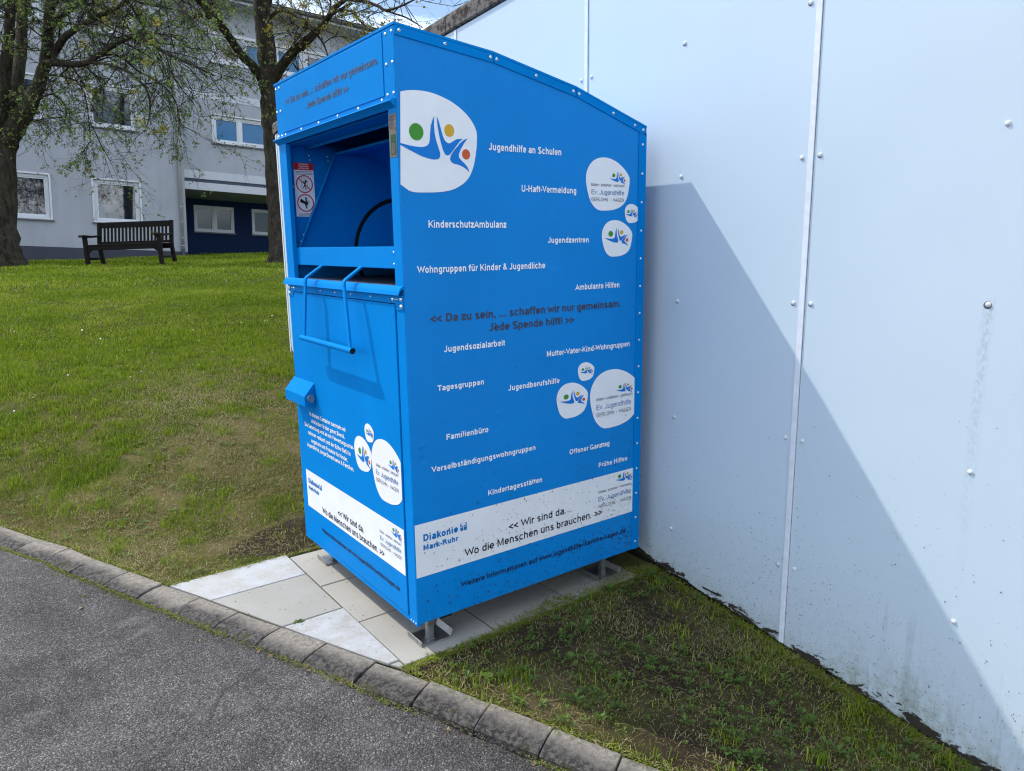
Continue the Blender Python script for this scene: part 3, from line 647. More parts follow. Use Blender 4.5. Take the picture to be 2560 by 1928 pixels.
def g(x, y):
    x = np.asarray(x, float); y = np.asarray(y, float)
    t = np.clip((x - xk(y)) / 1.3, 0, 1); t = t * t * (3 - 2 * t)
    z = zk(y) * (1 - t) + zl(y) * t
    z = z + np.clip((y - 8) / 6, 0, 1) * 0.010 * np.clip(x - 1, -8, 12)
    b = np.clip((y - 1.6) / 2.5, 0, 1)
    return z + b * (0.018 * np.sin(x * 1.7 + y * 0.9) + 0.014 * np.sin(y * 2.1 - x * 0.6))
def g1(x, y): return float(g(x, y))

# lawn soil: one sheet out to the horizon
def grid_mesh(name, xs, ys, zf, mat, keep=None):
    X, Y = np.meshgrid(xs, ys); Z = zf(X, Y)
    v = np.stack([X.ravel(), Y.ravel(), Z.ravel()], 1); nx = len(xs); q = MB(); q.v = [tuple(p) for p in v.tolist()]
    for j in range(len(ys) - 1):
        for i in range(nx - 1):
            if keep is None or keep(xs[i], xs[i + 1], ys[j], ys[j + 1]):
                q.f.append((j * nx + i, j * nx + i + 1, (j + 1) * nx + i + 1, (j + 1) * nx + i)); q.m.append(0); q.sm.append(True)
    return obj(name, q, mat)
def soil_z(X, Y):
    Z = g(X, Y)
    d = X - (xk(Y) + 0.004)                                   # towards the road the ground drops under kerb and asphalt
    Z = Z - np.clip(-d / 0.05, 0, 1) * 0.16
    inpad = (X > -0.9) & (X < 1.10) & (Y > -0.012) & (Y < 1.16)
    Z = np.where(inpad, np.minimum(Z, -0.158), Z)
    n = np.sin(X * 31 + Y * 17) * np.sin(Y * 27 - X * 13) * 0.004 + np.sin(X * 11.3) * np.sin(Y * 9.7) * 0.006
    return Z + n * ((np.abs(X) < 6) & (Y < 12)) - 0.004
q = NT('lawn_soil'); p = q.pos()
n1 = q.noise(0.9, 6, 0.65, p); n2 = q.noise(14, 6, 0.7, p); n3 = q.noise(3.2, 5, 0.65, p)
straw = q.mix(n2, (0.075, 0.057, 0.028), (0.23, 0.185, 0.09)); green = q.mix(n2, (0.022, 0.032, 0.005), (0.09, 0.115, 0.018))
xyz = q.sep(p)
far = q.math('MULTIPLY_ADD', xyz[1], 0.22, -0.55, clamp=True)
loam = q.mix(q.noise(60, 6, .75, p), (0.018, 0.013, 0.009), (0.075, 0.057, 0.040))
dl = q.math('ADD', q.math('POWER', q.math('DIVIDE', q.math('SUBTRACT', xyz[0], .18), .50), 2.0), q.math('POWER', q.math('DIVIDE', q.math('SUBTRACT', xyz[1], 1.34), .20), 2.0))
lm_ = q.math('ADD', q.ramp(q.math('ADD', dl, q.math('MULTIPLY_ADD', n2, 1.2, -.6)), [(.75, 1.0), (1.5, 0.0)]), q.math('MULTIPLY', q.ramp(xyz[1], [(0.0, 1.0), (0.05, 0.0)]), q.ramp(q.noise(2.6, 5, .65, p), [(.40, .35), (.56, 1.0)])), clamp=True)
gf = q.math('ADD', q.ramp(n3, [(0.40, 0.0), (0.60, 1.0)]), far, clamp=True)
q.col(q.mix(lm_, q.mix(gf, straw, green), loam)); q.set(rough=0.95, spec=0.05)
q.bump(q.math('ADD', n2, q.noise(90, 5, 0.7, p)), 0.9, 0.02)
M_SOIL = q.mat
xs = np.concatenate([np.array([-120, -70, -40, -22, -12, -7, -4.5, -3]), np.arange(-2.2, 2.2, 0.045), np.arange(2.3, 9, 0.35), np.array([9.5, 12, 16, 25, 45, 80, 140])])
ys = np.concatenate([np.array([-90, -50, -25, -14, -8, -5, -3.6]), np.arange(-2.6, 3.2, 0.045), np.arange(3.3, 16, 0.25), np.array([16.5, 18, 20, 23, 28, 36, 60, 110, 200])])
lawn = grid_mesh('lawn', xs, ys, soil_z, M_SOIL); tag(lawn, 'sloping lawn of green grass with dry brown patches', 'lawn', kind='structure')

# asphalt path
q = NT('asphalt'); p = q.pos()
vor = q.n('TexVoronoi', feature='F1'); vor.inputs['Scale'].default_value = 185; q.l(p, vor.inputs['Vector'])
vor2 = q.n('TexVoronoi', feature='F1'); vor2.inputs['Scale'].default_value = 330; q.l(p, vor2.inputs['Vector'])
stone = q.ramp(q.sep(vor.outputs['Color'])[0], [(0.0, 0.072), (0.55, 0.138), (0.86, 0.195), (0.97, 0.36)])
stone = q.mix(0.35, stone, q.ramp(q.sep(vor2.outputs['Color'])[1], [(0.0, 0.062), (0.8, 0.165), (0.97, 0.34)]))
gap = q.ramp(vor.outputs['Distance'], [(0.30, 1.0), (0.62, 0.42)])
big = q.ramp(q.noise(1.7, 6, 0.62, p), [(0.32, 0.70), (0.70, 1.30)])
mid = q.ramp(q.noise(7, 6, 0.7, p), [(0.3, 0.82), (0.7, 1.15)])
c = q.mix(1.0, q.mix(1.0, stone, gap, 'MULTIPLY'), q.mix(1.0, big, mid, 'MULTIPLY'), 'MULTIPLY')
cv = q.n('TexVoronoi', feature='DISTANCE_TO_EDGE'); cv.inputs['Scale'].default_value = 1.15
wob = q.n('MixRGB'); wob.inputs[0].default_value = .16; q.l(p, wob.inputs[1]); wn_ = q.n('TexNoise'); wn_.inputs['Scale'].default_value = 5; wn_.inputs['Detail'].default_value = 6; q.l(p, wn_.inputs['Vector']); q.l(wn_.outputs['Color'], wob.inputs[2]); q.l(wob.outputs[0], cv.inputs['Vector'])
crk = q.math('MULTIPLY', q.ramp(cv.outputs['Distance'], [(0.0, 1.0), (0.012, 0.0)]), q.ramp(q.noise(1.1, 4, .6, p), [(0.50, 0.0), (0.60, 0.75)]))
c = q.mix(crk, c, (0.025, 0.024, 0.024))
pale = q.ramp(q.noise(2.3, 5, 0.7, q.scaled(p, (1, 1.5, 1)), 0.6), [(0.57, 0.0), (0.72, 0.55)])
c = q.mix(pale, c, (0.24, 0.24, 0.25))
q.col(q.mix(1.0, c, (1.0, 0.925, 0.90), 'MULTIPLY')); q.set(rough=0.88, spec=0.2)
hh = q.math('ADD', q.math('MULTIPLY', vor.outputs['Distance'], -1.0), q.math('MULTIPLY', vor2.outputs['Distance'], -0.45))
q.bump(q.math('ADD', hh, q.math('MULTIPLY', q.noise(60, 5, 0.7, p), 1.6)), 1.0, 0.0042)
M_ASPH = q.mat
def road_z(X, Y): return zk(Y) - 0.0115 + 0.006 * np.sin(X * 3.1 + Y * 2.2) * 0.6
q = MB(); yv = np.concatenate([np.array([-14, -9, -6, -4.2]), np.arange(-3.2, 4.1, 0.06), np.arange(4.4, 14, .4), np.array([15, 18, 22, 26, 32, 40])])
cols = [0.0, 0.03, 0.08, 0.16, 0.3, 0.5, 0.8, 1.2, 1.8, 2.8, 4.5, 8, 15, 30]
def kn(y):   # outward (road side) direction of the kerb line
    e = 0.05; t = Vector((float(xk(y + e) - xk(y - e)), 2 * e, 0)).normalized(); return Vector((-t.y, t.x, 0))
for y in yv:
    nn = kn(float(y)); x0 = float(xk(y)); edge = 0.126 + 0.010 * math.sin(y * 23) * math.sin(y * 7.7)
    for cc in cols:
        X = x0 + nn.x * (edge + cc); Y = float(y) + nn.y * (edge + cc) if cc < 2 else float(y) + nn.y * (edge + 2)
        q.v.append((X, Y, float(road_z(X, Y)) - (0.012 if cc == 0 else 0)))
nc = len(cols)
for j in range(len(yv) - 1):
    for i in range(nc - 1): q.f.append((j * nc + i, (j + 1) * nc + i, (j + 1) * nc + i + 1, j * nc + i + 1)); q.m.append(0); q.sm.append(True)
tag(obj('asphalt_path', q, M_ASPH), 'coarse grey asphalt path beside the kerb', 'path', kind='structure')

# kerb of concrete stones, dark and damp along the road side
q = NT('kerb_concrete'); p = q.pos()
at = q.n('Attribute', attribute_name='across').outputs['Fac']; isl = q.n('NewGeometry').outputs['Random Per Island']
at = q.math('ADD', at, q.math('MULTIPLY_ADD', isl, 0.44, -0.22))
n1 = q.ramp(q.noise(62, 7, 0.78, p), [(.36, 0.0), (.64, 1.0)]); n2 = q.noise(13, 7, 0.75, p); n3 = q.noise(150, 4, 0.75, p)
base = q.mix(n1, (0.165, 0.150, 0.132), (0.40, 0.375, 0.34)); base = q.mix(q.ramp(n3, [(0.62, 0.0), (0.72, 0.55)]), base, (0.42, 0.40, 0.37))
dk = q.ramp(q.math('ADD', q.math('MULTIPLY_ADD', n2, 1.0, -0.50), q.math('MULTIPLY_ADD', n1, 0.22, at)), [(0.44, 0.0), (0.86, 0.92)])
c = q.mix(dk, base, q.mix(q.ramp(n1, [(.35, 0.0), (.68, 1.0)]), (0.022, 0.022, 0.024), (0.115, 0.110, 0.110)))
moss = q.ramp(q.math('ADD', q.math('MULTIPLY', at, 0.35), q.noise(9, 5, 0.7, p)), [(0.88, 0.0), (0.98, 0.6)])
q.col(q.mix(1.0, q.mix(moss, c, (0.06, 0.06, 0.015)), (1.0, 0.96, 0.91), 'MULTIPLY')); q.set(rough=0.92, spec=0.25)
q.bump(q.math('ADD', n1, q.math('MULTIPLY', n3, 0.7)), 0.75, 0.006)
M_KERB = q.mat
sec = [(0.0, 0.0005), (0.004, 0.0030), (0.048, 0.0032), (0.066, 0.0022), (0.095, -0.0018), (0.122, -0.0075), (0.128, -0.0125), (0.128, -0.11), (0.0, -0.11)]
q = MB(); acr = []
for (xa, ya), (xb, yb) in zip(KB[:-1], KB[1:]):
    n_sub = max(1, round(math.hypot(xb - xa, yb - ya) / 0.26))
    for k in range(n_sub):
        A = Vector((xa + (xb - xa) * k / n_sub, ya + (yb - ya) * k / n_sub, 0)); B = Vector((xa + (xb - xa) * (k + 1) / n_sub, ya + (yb - ya) * (k + 1) / n_sub, 0))
        t = (B - A).normalized(); nn = Vector((t.y, -t.x, 0));  nn = nn if nn.x < 0 else -nn
        dz = rnd.gauss(0, .0022); tl = rnd.gauss(0, .0022); sh = rnd.gauss(0, .003); L_ = (B - A).length; gp = 0.0028
        rows = []; ns = 5
        for r_ in range(ns):
            s_ = gp + (L_ - 2 * gp) * (0, .02, .5, .98, 1)[r_]; rb = 0.0015 if r_ in (0, ns - 1) else 0.0
            rows.append([(A + t * s_ + nn * (w_ + sh) + Vector((0, 0, float(zk((A + t * s_).y)) + z_ + dz + tl * (s_ / L_ - .5) - rb + rnd.gauss(0, .0006)))) for w_, z_ in sec])
        ms_ = len(sec); base_ = len(q.v)
        for rw in rows:
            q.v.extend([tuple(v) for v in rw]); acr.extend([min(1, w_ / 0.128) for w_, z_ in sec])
        for i in range(ns - 1):
            for k2 in range(ms_):
                k3 = (k2 + 1) % ms_
                q.f.append((base_ + i * ms_ + k2, base_ + (i + 1) * ms_ + k2, base_ + (i + 1) * ms_ + k3, base_ + i * ms_ + k3)); q.m.append(0); q.sm.append(False)
        q.f.append(tuple(base_ + k2 for k2 in range(ms_))); q.m.append(0); q.sm.append(False)
        q.f.append(tuple(base_ + (ns - 1) * ms_ + k2 for k2 in reversed(range(ms_)))); q.m.append(0); q.sm.append(False)
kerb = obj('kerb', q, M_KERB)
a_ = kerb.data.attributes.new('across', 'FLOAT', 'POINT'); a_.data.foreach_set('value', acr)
tag(kerb, 'row of weathered concrete kerb stones along the path', 'kerb', kind='structure')

# paved pad of pale concrete slabs
q = NT('slab_concrete'); p = q.pos(); ran = q.n('NewGeometry').outputs['Random Per Island']
n1 = q.noise(3.5, 6, 0.65, p); n2 = q.noise(120, 4, 0.7, p); n3 = q.noise(11, 7, 0.8, p)
c = q.mix(n1, (0.27, 0.257, 0.232), (0.38, 0.365, 0.335))
c = q.mix(1.0, c, q.ramp(ran, [(0.0, 0.90), (1.0, 1.06)]), 'MULTIPLY')
c = q.mix(q.ramp(n2, [(0.62, 0.0), (0.76, 0.5)]), c, (0.20, 0.19, 0.17))
sp_ = q.noise(30, 4, 0.7, p); c = q.mix(q.ramp(sp_, [(0.68, 0.0), (0.74, 0.5)]), c, (0.14, 0.125, 0.105))
bl = q.math('MULTIPLY', q.ramp(n3, [(0.38, 0.0), (0.62, 0.85)]), q.n('Attribute', attribute_name='bloom').outputs['Fac'])
q.col(q.mix(bl, c, (0.42, 0.435, 0.465))); q.set(rough=0.85, spec=0.3)
q.bump(q.math('ADD', n2, q.math('MULTIPLY', n3, 0.6)), 0.35, 0.003)
M_SLAB = q.mat
slabs = []; G_ = 0.0032
def rect(x0, x1, y0, y1): return [(x0, y0), (x1, y0), (x1, y1), (x0, y1)]
for y0, y1 in ((-.038, .354), (.354, .745), (.745, 1.138)): slabs.append((rect(-.076, .320, y0, y1), 0))
for y0, y1 in ((-.038, .187), (.187, .580), (.580, .972), (.972, 1.138)): slabs.append((rect(.320, .714, y0, y1), 0))
for y0, y1 in ((-.036, .354), (.354, .745), (.745, 1.138)): slabs.append((rect(.714, 1.105, y0, y1), 0))
def kx_(y): return float(xk(y)) + 0.008
for y0, y1, bl_ in ((.008, .5055, 1.0), (.5055, .912, 0.0), (.912, 1.172, 1.0)):
    n_ = 5; left = [(min(kx_(y0 + (y1 - y0) * i / n_), -.085), y0 + (y1 - y0) * i / n_) for i in range(n_ + 1)]
    slabs.append(([(-.076, y0), (-.076, y1)] + left[::-1], bl_))
slabs.append(([(-.076, -.036), (-.076, .008), (kx_(.008), .008), (kx_(-.036), -.036)], 0))
q = MB(); blm = []
for poly, bl_ in slabs:
    cx, cy = sum(p_[0] for p_ in poly) / len(poly), sum(p_[1] for p_ in poly) / len(poly)
    t1, t2, dz = rnd.gauss(0, .004), rnd.gauss(0, .004), rnd.gauss(0, .0012)
    def sh_(p_, d):
        v = Vector((p_[0] - cx, p_[1] - cy)); l = v.length; v = v * max(0.0, (l - d * 1.3) / l)
        return (cx + v.x, cy + v.y)
    rings = [([sh_(p_, G_) for p_ in poly], -.150), ([sh_(p_, G_) for p_ in poly], -.1178), ([sh_(p_, G_ + .0022) for p_ in poly], -.1150)]
    b0 = len(q.v); n_ = len(poly)
    for rg, z in rings:
        for p_ in rg: q.v.append((p_[0], p_[1], z + dz + (p_[0] - cx) * t1 + (p_[1] - cy) * t2)); blm.append(bl_)
    for r_ in range(2):
        for i in range(n_): q.f.append((b0 + r_ * n_ + i, b0 + r_ * n_ + (i + 1) % n_, b0 + (r_ + 1) * n_ + (i + 1) % n_, b0 + (r_ + 1) * n_ + i)); q.m.append(0); q.sm.append(False)
    q.f.append(tuple(b0 + 2 * n_ + i for i in range(n_))); q.m.append(0); q.sm.append(False)
pad = obj('pavement', q, M_SLAB)
a_ = pad.data.attributes.new('bloom', 'FLOAT', 'POINT'); a_.data.foreach_set('value', blm)
tag(pad, 'pad of pale square concrete slabs under the blue container', 'paving', kind='structure')

# ------------------------------------------------------------------ building clad in white panels
WX = 1.235
def wb(y): return -0.083 + 0.148 * y - .010 if y < 0.25 else -0.056 + (y - .25) * 0.06
def wtop(y): return 2.553 - 0.066 * (y - 1.621)
q = NT('white_cladding'); p = q.pos(); s = q.sep(p)
n1 = q.noise(1.6, 5, 0.6, p); n2 = q.noise(34, 6, 0.7, p)
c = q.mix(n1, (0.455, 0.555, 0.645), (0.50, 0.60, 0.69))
h = q.math('SUBTRACT', s[2], q.math('MULTIPLY_ADD', s[1], 0.148, -0.093))
grime = q.math('MULTIPLY', q.ramp(h, [(0.0, 0.75), (0.10, 0.25), (0.45, 0.0)]), q.ramp(n2, [(0.35, 0.25), (0.7, 1.0)]))
grime = q.math('MULTIPLY', grime, q.ramp(s[1], [(0.12, 1.0), (0.40, 0.25)]))
c = q.mix(grime, c, (0.30, 0.31, 0.26))
st = q.noise(1.0, 5, 0.7, q.scaled(p, (1, 15, 1.0))); stm = q.math('MULTIPLY', q.ramp(st, [(0.54, 0.0), (0.66, 0.8)]), q.ramp(h, [(0.0, 1.0), (0.30, 0.35), (0.42, 0.0)]))
yr = q.ramp(q.math('MULTIPLY', s[1], -1.0), [(0.85, 0.0), (1.0, 1.0)])
c = q.mix(q.math('MULTIPLY', q.math('MULTIPLY', stm, yr), q.ramp(n2, [(0.3, 0.45), (0.65, 1.0)])), c, (0.07, 0.075, 0.045))
gm = q.math('MULTIPLY', q.math('MULTIPLY', q.ramp(q.noise(3.2, 6, .75, q.scaled(p, (1, 2.2, 1))), [(.42, 0.0), (.66, 1.0)]), q.ramp(h, [(0.02, .85), (.26, 0.0)])), q.math('MULTIPLY', yr, q.ramp(n2, [(.34, .2), (.62, 1.0)])))
c = q.mix(gm, c, (0.16, 0.175, 0.09))
drip = q.math('MULTIPLY', q.ramp(q.math('ABSOLUTE', q.math('ADD', q.math('ADD', s[1], 1.290), q.math('MULTIPLY_ADD', q.noise(4, 3, 0.5, p), 0.03, -0.015))), [(0.004, 1.0), (0.022, 0.0)]),
              q.ramp(q.math('SUBTRACT', 1.19, s[2]), [(0.0, 0.0), (0.012, 0.5), (0.60, 0.22), (0.95, 0.0)]))
c = q.mix(q.math('MULTIPLY', drip, q.ramp(q.noise(110, 3, 0.7, q.scaled(p, (1, 1, .5))), [(0.42, 0.0), (0.6, 0.75)])), c, (0.22, 0.24, 0.24))
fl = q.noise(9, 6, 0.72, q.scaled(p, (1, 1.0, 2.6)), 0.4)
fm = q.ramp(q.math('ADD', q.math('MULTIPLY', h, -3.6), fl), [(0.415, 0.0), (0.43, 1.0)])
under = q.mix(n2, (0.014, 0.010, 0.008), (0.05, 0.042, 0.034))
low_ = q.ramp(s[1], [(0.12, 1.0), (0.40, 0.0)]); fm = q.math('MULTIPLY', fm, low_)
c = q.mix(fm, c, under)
q.col(c); q.set(rough=q.math('MULTIPLY_ADD', n1, 0.12, 0.42), spec=0.4)
q.bump(q.math('ADD', q.math('MULTIPLY', q.noise(1.1, 2, 0.5, p), 2.2), q.math('ADD', q.math('MULTIPLY', fm, -0.25), q.math('MULTIPLY', q.noise(240, 3, 0.6, p), 0.03))), 0.25, 0.02)
M_CLAD = q.mat
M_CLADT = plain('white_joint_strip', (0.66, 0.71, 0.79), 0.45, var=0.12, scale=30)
M_JOINT = plain('joint_dirt', (0.25, 0.26, 0.28), 0.9, var=0.6, scale=22)
M_CAP = plain('fixing_cap', (0.62, 0.65, 0.69), 0.3, var=0.2, scale=300)
M_CAPD = plain('cap_dirt', (0.12, 0.125, 0.12), 0.9, var=0.4, scale=150)
M_SOCLE = plain('dark_socle', (0.018, 0.016, 0.013), 0.95, var=0.4, scale=25, bump=0.6, bscale=40)
M_COPE = None
q = NT('lichen_concrete'); p = q.pos()
n1 = q.noise(26, 7, 0.72, p); n2 = q.noise(5, 5, 0.65, p); n3 = q.noise(90, 4, 0.7, p)
c = q.mix(q.ramp(n1, [(0.42, 0.0), (0.56, 1.0)]), (0.035, 0.030, 0.028), (0.17, 0.155, 0.15)); c = q.mix(q.ramp(n3, [(0.60, 0.0), (0.70, 0.6)]), c, (0.34, 0.33, 0.33))
q.col(q.mix(q.ramp(n2, [(0.45, 0.0), (0.8, 0.5)]), c, (0.09, 0.065, 0.05))); q.set(rough=0.95, spec=0.2); q.bump(q.math('ADD', n1, n3), 0.9, 0.01)
M_COPE = q.mat
hall = thing('panel_clad_building', 'flat roofed building clad in large white panels, standing behind the blue container', 'building', (2.8, -1.0, -0.3))
WORG = Vector((2.8, -1.0, -0.3))
YZ = lambda a, b, d: (d, a, b)
seams = [4.62, 3.80, 2.68, 1.575, 0.470, -0.688, -1.82, -2.95, -4.1, -5.25, -6.4]
for i in range(len(seams) - 1):
    y1, y0 = seams[i] - .0015, seams[i + 1] + .0015
    bot = []
    nb = 18
    for k in range(nb + 1):
        y = y0 + (y1 - y0) * k / nb; jag = (rnd.random() ** 3) * .010 if y < .3 else 0
        bot.append((y, wb(y) + jag if y < .3 else min(wb(y), g1(1.2, y) - .03)))
    poly = bot + [(y1, wtop(y1)), (y0, wtop(y0))]
    if i == 0: poly = bot[:-3] + [(y1 - .07, .36), (y1 - .025, .41), (y1, .47)] + poly[-2:]
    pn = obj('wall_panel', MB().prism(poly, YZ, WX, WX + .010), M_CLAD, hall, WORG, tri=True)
    yc = (y0 + y1) / 2
    if y0 > 2.8 or y1 < -1.9: continue
    for yy in ((y0 + .033, y1 - .033, yc - (0.036 if i == 5 else 0.0))):
        for k in range(5):
            z = 2.128 - .5065 * k - .045 * (yy + .1) + rnd.gauss(0, .003)
            if z > wtop(yy) - .05 or z < wb(yy) + .06: continue
            cm = MB(); dirty = rnd.random() < .5
            if dirty: cm.dome((WX, yy + .002, z - .002), (-1, 0, 0), 0.0118 if yy < -1 else 0.0092, 0.0012, 1, 12)
            cm.dome((WX, yy, z), (-1, 0, 0), 0.0084, 0.0062, 0, 14)
            obj('fixing_cap', cm, [M_CAP, M_CAPD], pn, WORG)
for y in seams[:-1]:
    zb = max(wb(y), -9) + .004; zt = wtop(y) - .002
    q = MB().box(WX - .0012, WX, y - .0122, y - .0106, zb, zt, 1)
    zz = zt
    while zz > zb + .02:
        z2 = max(zb, zz - 2.62); q.box(WX - .0052, WX - .0002, y - .0105, y + .0105, z2 + .001, zz, 0); zz = z2
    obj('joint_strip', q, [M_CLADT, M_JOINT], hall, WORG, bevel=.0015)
q = MB()
q.add([(1.246, 4.60, 2.357), (1.246, -6.4, 3.08), (4.4, -6.4, 3.08), (4.4, 4.60, 2.357), (1.246, 4.60, -.4), (1.246, -6.4, -1.5), (4.4, -6.4, -1.5), (4.4, 4.60, -.4)],
      [(0, 3, 2, 1), (4, 5, 6, 7), (0, 1, 5, 4), (2, 3, 7, 6), (1, 2, 6, 5), (3, 0, 4, 7)])
obj('core_wall', q, M_SOCLE, hall, WORG)
def cope(y, z): return z - 0.066 * (y - 1.621)
q = MB(); cs = [(1.226, 2.558), (1.220, 2.566), (1.220, 2.628), (1.228, 2.652), (1.246, 2.666), (1.50, 2.69), (1.50, 2.558)]
yst = [4.66, 3.66, 2.66, 1.66, .66, -.34, -1.34, -2.34, -3.34, -6.4]
for a, b in zip(yst[:-1], yst[1:]):
    v = [(x, a - .003, cope(a, z)) for x, z in cs] + [(x, b + .003, cope(b, z)) for x, z in cs]; n_ = len(cs)
    q.add(v, [(i, (i + 1) % n_, n_ + (i + 1) % n_, n_ + i) for i in range(n_)] + [tuple(range(n_ - 1, -1, -1)), tuple(range(n_, 2 * n_))])
obj('coping', q, M_COPE, hall, WORG)
def wp():
    while True:
        y = rnd.uniform(-1.65, .12); hh_ = rnd.expovariate(4.2)
        if hh_ < 1.3 and rnd.random() < .35 + .65 * math.exp(-((y + .75) / .55) ** 2): return y, wb(y) + .015 + hh_
tag(obj('grass_clippings', flecks(3200, wp, lambda a, b, d: (WX - d, a, b), 0.0012, 2, 1, .0012, .0075), [M_FLECK, M_FLECK2], hall, WORG), kind='stuff')

# ------------------------------------------------------------------ apartment building beyond the lawn
BU = Vector((0.998, -0.014, -0.057)).normalized(); BV = Vector((0.057, 0.047, 0.997)).normalized(); BY = BV.cross(BU).normalized(); BU = BY.cross(BV)
bm_ = Matrix((BU, BY, BV)).transposed().to_4x4(); bm_.translation = Vector((4.68, 23.73, 1.029))
apt = thing('apartment_building', 'three storey grey rendered apartment building with white framed windows and navy ground floor recess', 'building', matrix=bm_)
def render_mat(name, c, var=.06):
    q = NT(name); p = q.n('TexCoord').outputs['Object']
    f = q.ramp(q.noise(0.8, 6, 0.65, p), [(0.3, 1 - var), (0.7, 1 + var)]); st = q.ramp(q.noise(1.4, 5, 0.7, q.scaled(p, (3, 3, .25))), [(0.4, 1.0), (0.75, 1 - var * 1.6)])
    q.col(q.mix(1.0, q.mix(1.0, c, f, 'MULTIPLY'), st, 'MULTIPLY')); q.set(rough=0.92, spec=0.2); q.bump(q.noise(55, 4, 0.7, p), 0.35, 0.01); return q.mat
M_REND = render_mat('grey_render', (0.35, 0.37, 0.415)); M_BAND = render_mat('white_render', (0.50, 0.525, 0.58), .04)
M_PLIN = render_mat('plinth_render', (0.06, 0.062, 0.085)); M_NAVY = render_mat('navy_render', (0.008, 0.022, 0.070), .10); M_BANDD = render_mat('slate_band', (0.07, 0.085, 0.115))
M_FRAME = plain('white_window_frame', (0.60, 0.62, 0.67), 0.4, var=0.05)
M_SILL = plain('grey_sill', (0.13, 0.135, 0.15), 0.6, var=0.1)
M_GUT = plain('zinc_gutter', (0.13, 0.14, 0.155), 0.5, metal=0.3, var=0.1)
M_PIPE = plain('cream_downpipe', (0.36, 0.36, 0.36), 0.5, var=0.15, scale=3)
def pane_mat(name, c, r=.03):
    q = NT(name); q.col(c); q.set(rough=r, spec=1.0, coat=1.0); p = q.n('TexCoord').outputs['Object']
    q.bump(q.noise(1.2, 2, 0.5, p), 0.05, 0.02); return q.mat
M_PANE = pane_mat('window_pane', (0.010, 0.013, 0.020)); M_PANED = pane_mat('recess_pane', (0.02, 0.018, 0.016), .12); M_PANED.node_tree.nodes['Principled BSDF'].inputs['Specular IOR Level'].default_value = 0.15
M_PANEB = pane_mat('sky_tinted_pane', (0.035, 0.15, 0.32), .06); [M_PANEB.node_tree.nodes['Principled BSDF'].inputs.__getitem__(k_).__setattr__('default_value', v_) for k_, v_ in (('Specular IOR Level', .35), ('Coat Weight', 0.0))]  # blue of the reflected sky painted into the pane colour
M_CURT = plain('curtain', (0.35, 0.36, 0.40), 0.9, var=.1)
def holes_wall(name, u0, u1, v0, v1, y, holes, mat, rev=.12, matr=None):
    q = MB(); us = sorted({u0, u1, *[h[0] for h in holes], *[h[1] for h in holes]}); vs = sorted({v0, v1, *[h[2] for h in holes], *[h[3] for h in holes]})
    for a, b in zip(us[:-1], us[1:]):
        for c, d in zip(vs[:-1], vs[1:]):
            if any(h[0] <= (a + b) / 2 <= h[1] and h[2] <= (c + d) / 2 <= h[3] for h in holes): continue
            q.add([(a, y, c), (b, y, c), (b, y, d), (a, y, d)], [(0, 1, 2, 3)])
    for a, b, c, d in holes:
        q.add([(a, y, c), (b, y, c), (b, y, d), (a, y, d), (a, y + rev, c), (b, y + rev, c), (b, y + rev, d), (a, y + rev, d)], [(0, 4, 5, 1), (1, 5, 6, 2), (2, 6, 7, 3), (3, 7, 4, 0)])
    q.add([(u0, y + .35, v0), (u1, y + .35, v0), (u1, y + .35, v1), (u0, y + .35, v1), (u0, y, v0), (u1, y, v0), (u1, y, v1), (u0, y, v1)], [(3, 2, 1, 0), (4, 0, 1, 5), (5, 1, 2, 6), (6, 2, 3, 7), (7, 3, 0, 4)])
    return obj(name, q, mat, apt)
def window(u0, u1, v0, v1, y, cells, trim=0.0, sill=True, pm=None, depth=.09, curtain=False):
    q = MB()
    def ringbox(a, b, c, d, w_, ya, yb): q.box(a, b, ya, yb, c, c + w_).box(a, b, ya, yb, d - w_, d).box(a, a + w_, ya, yb, c + w_, d - w_).box(b - w_, b, ya, yb, c + w_, d - w_)
    if trim: ringbox(u0 - trim, u1 + trim, v0 - trim * .6, v1 + trim, trim, y - .022, y - .002)
    w_ = .075; ringbox(u0 + .004, u1 - .004, v0 + .004, v1 - .004, w_, y + depth - .05, y + depth + .012)
    n_ = len(cells); x = u0 + w_; tot = u1 - u0 - 2 * w_; xs_ = []
    for i, c in enumerate(cells):
        xa = x; xb = x + tot * c; x = xb; xs_.append((xa + (.05 if i else 0), xb - (.05 if i < n_ - 1 else 0)))
        if i: q.box(xa - .05, xa + .05, y + depth - .048, y + depth + .011, v0 + w_ + .001, v1 - w_ - .001)
    for xa, xb in xs_: ringbox(xa + .001, xb - .001, v0 + w_ + .001, v1 - w_ - .001, .045, y + depth - .03, y + depth + .013)
    f = obj('window', q, M_FRAME, apt)
    pq = MB()
    for xa, xb in xs_: pq.box(xa, xb, y + depth, y + depth + .008, v0 + w_, v1 - w_)
    obj('pane', pq, pm or M_PANE, f)
    if curtain: 
        cq = MB(); a = u0 + w_ + .06
        for k in range(7): cq.box(a + k * .022, a + k * .022 + .018, y + depth - .004 + .002 * (k % 2), y + depth - .0005, v0 + w_ + .05, v0 + w_ + .42)
        obj('curtain', cq, M_CURT, f)
    if sill: obj('sill', MB().box(u0 - trim - .03, u1 + trim + .03, y - .06, y + .0, v0 - trim * .6 - .045, v0 - trim * .6 - .002), M_SILL, f)
    return f
LW = [(u - 1.30, u - .04) for u in (-1.20, -3.61, -6.02, -8.43)]
rows = [(1.03, 2.29), (3.87, 5.07), (6.60, 7.85)]
hl = [(a, b, c, d) for a, b in LW for c, d in rows]
holes_wall('wall', -14.0, .103, .212, 8.32, 0.0, hl, M_REND)
obj('plinth', MB().box(-14.0, .105, .004, .3, -2.0, .212), M_PLIN, apt)
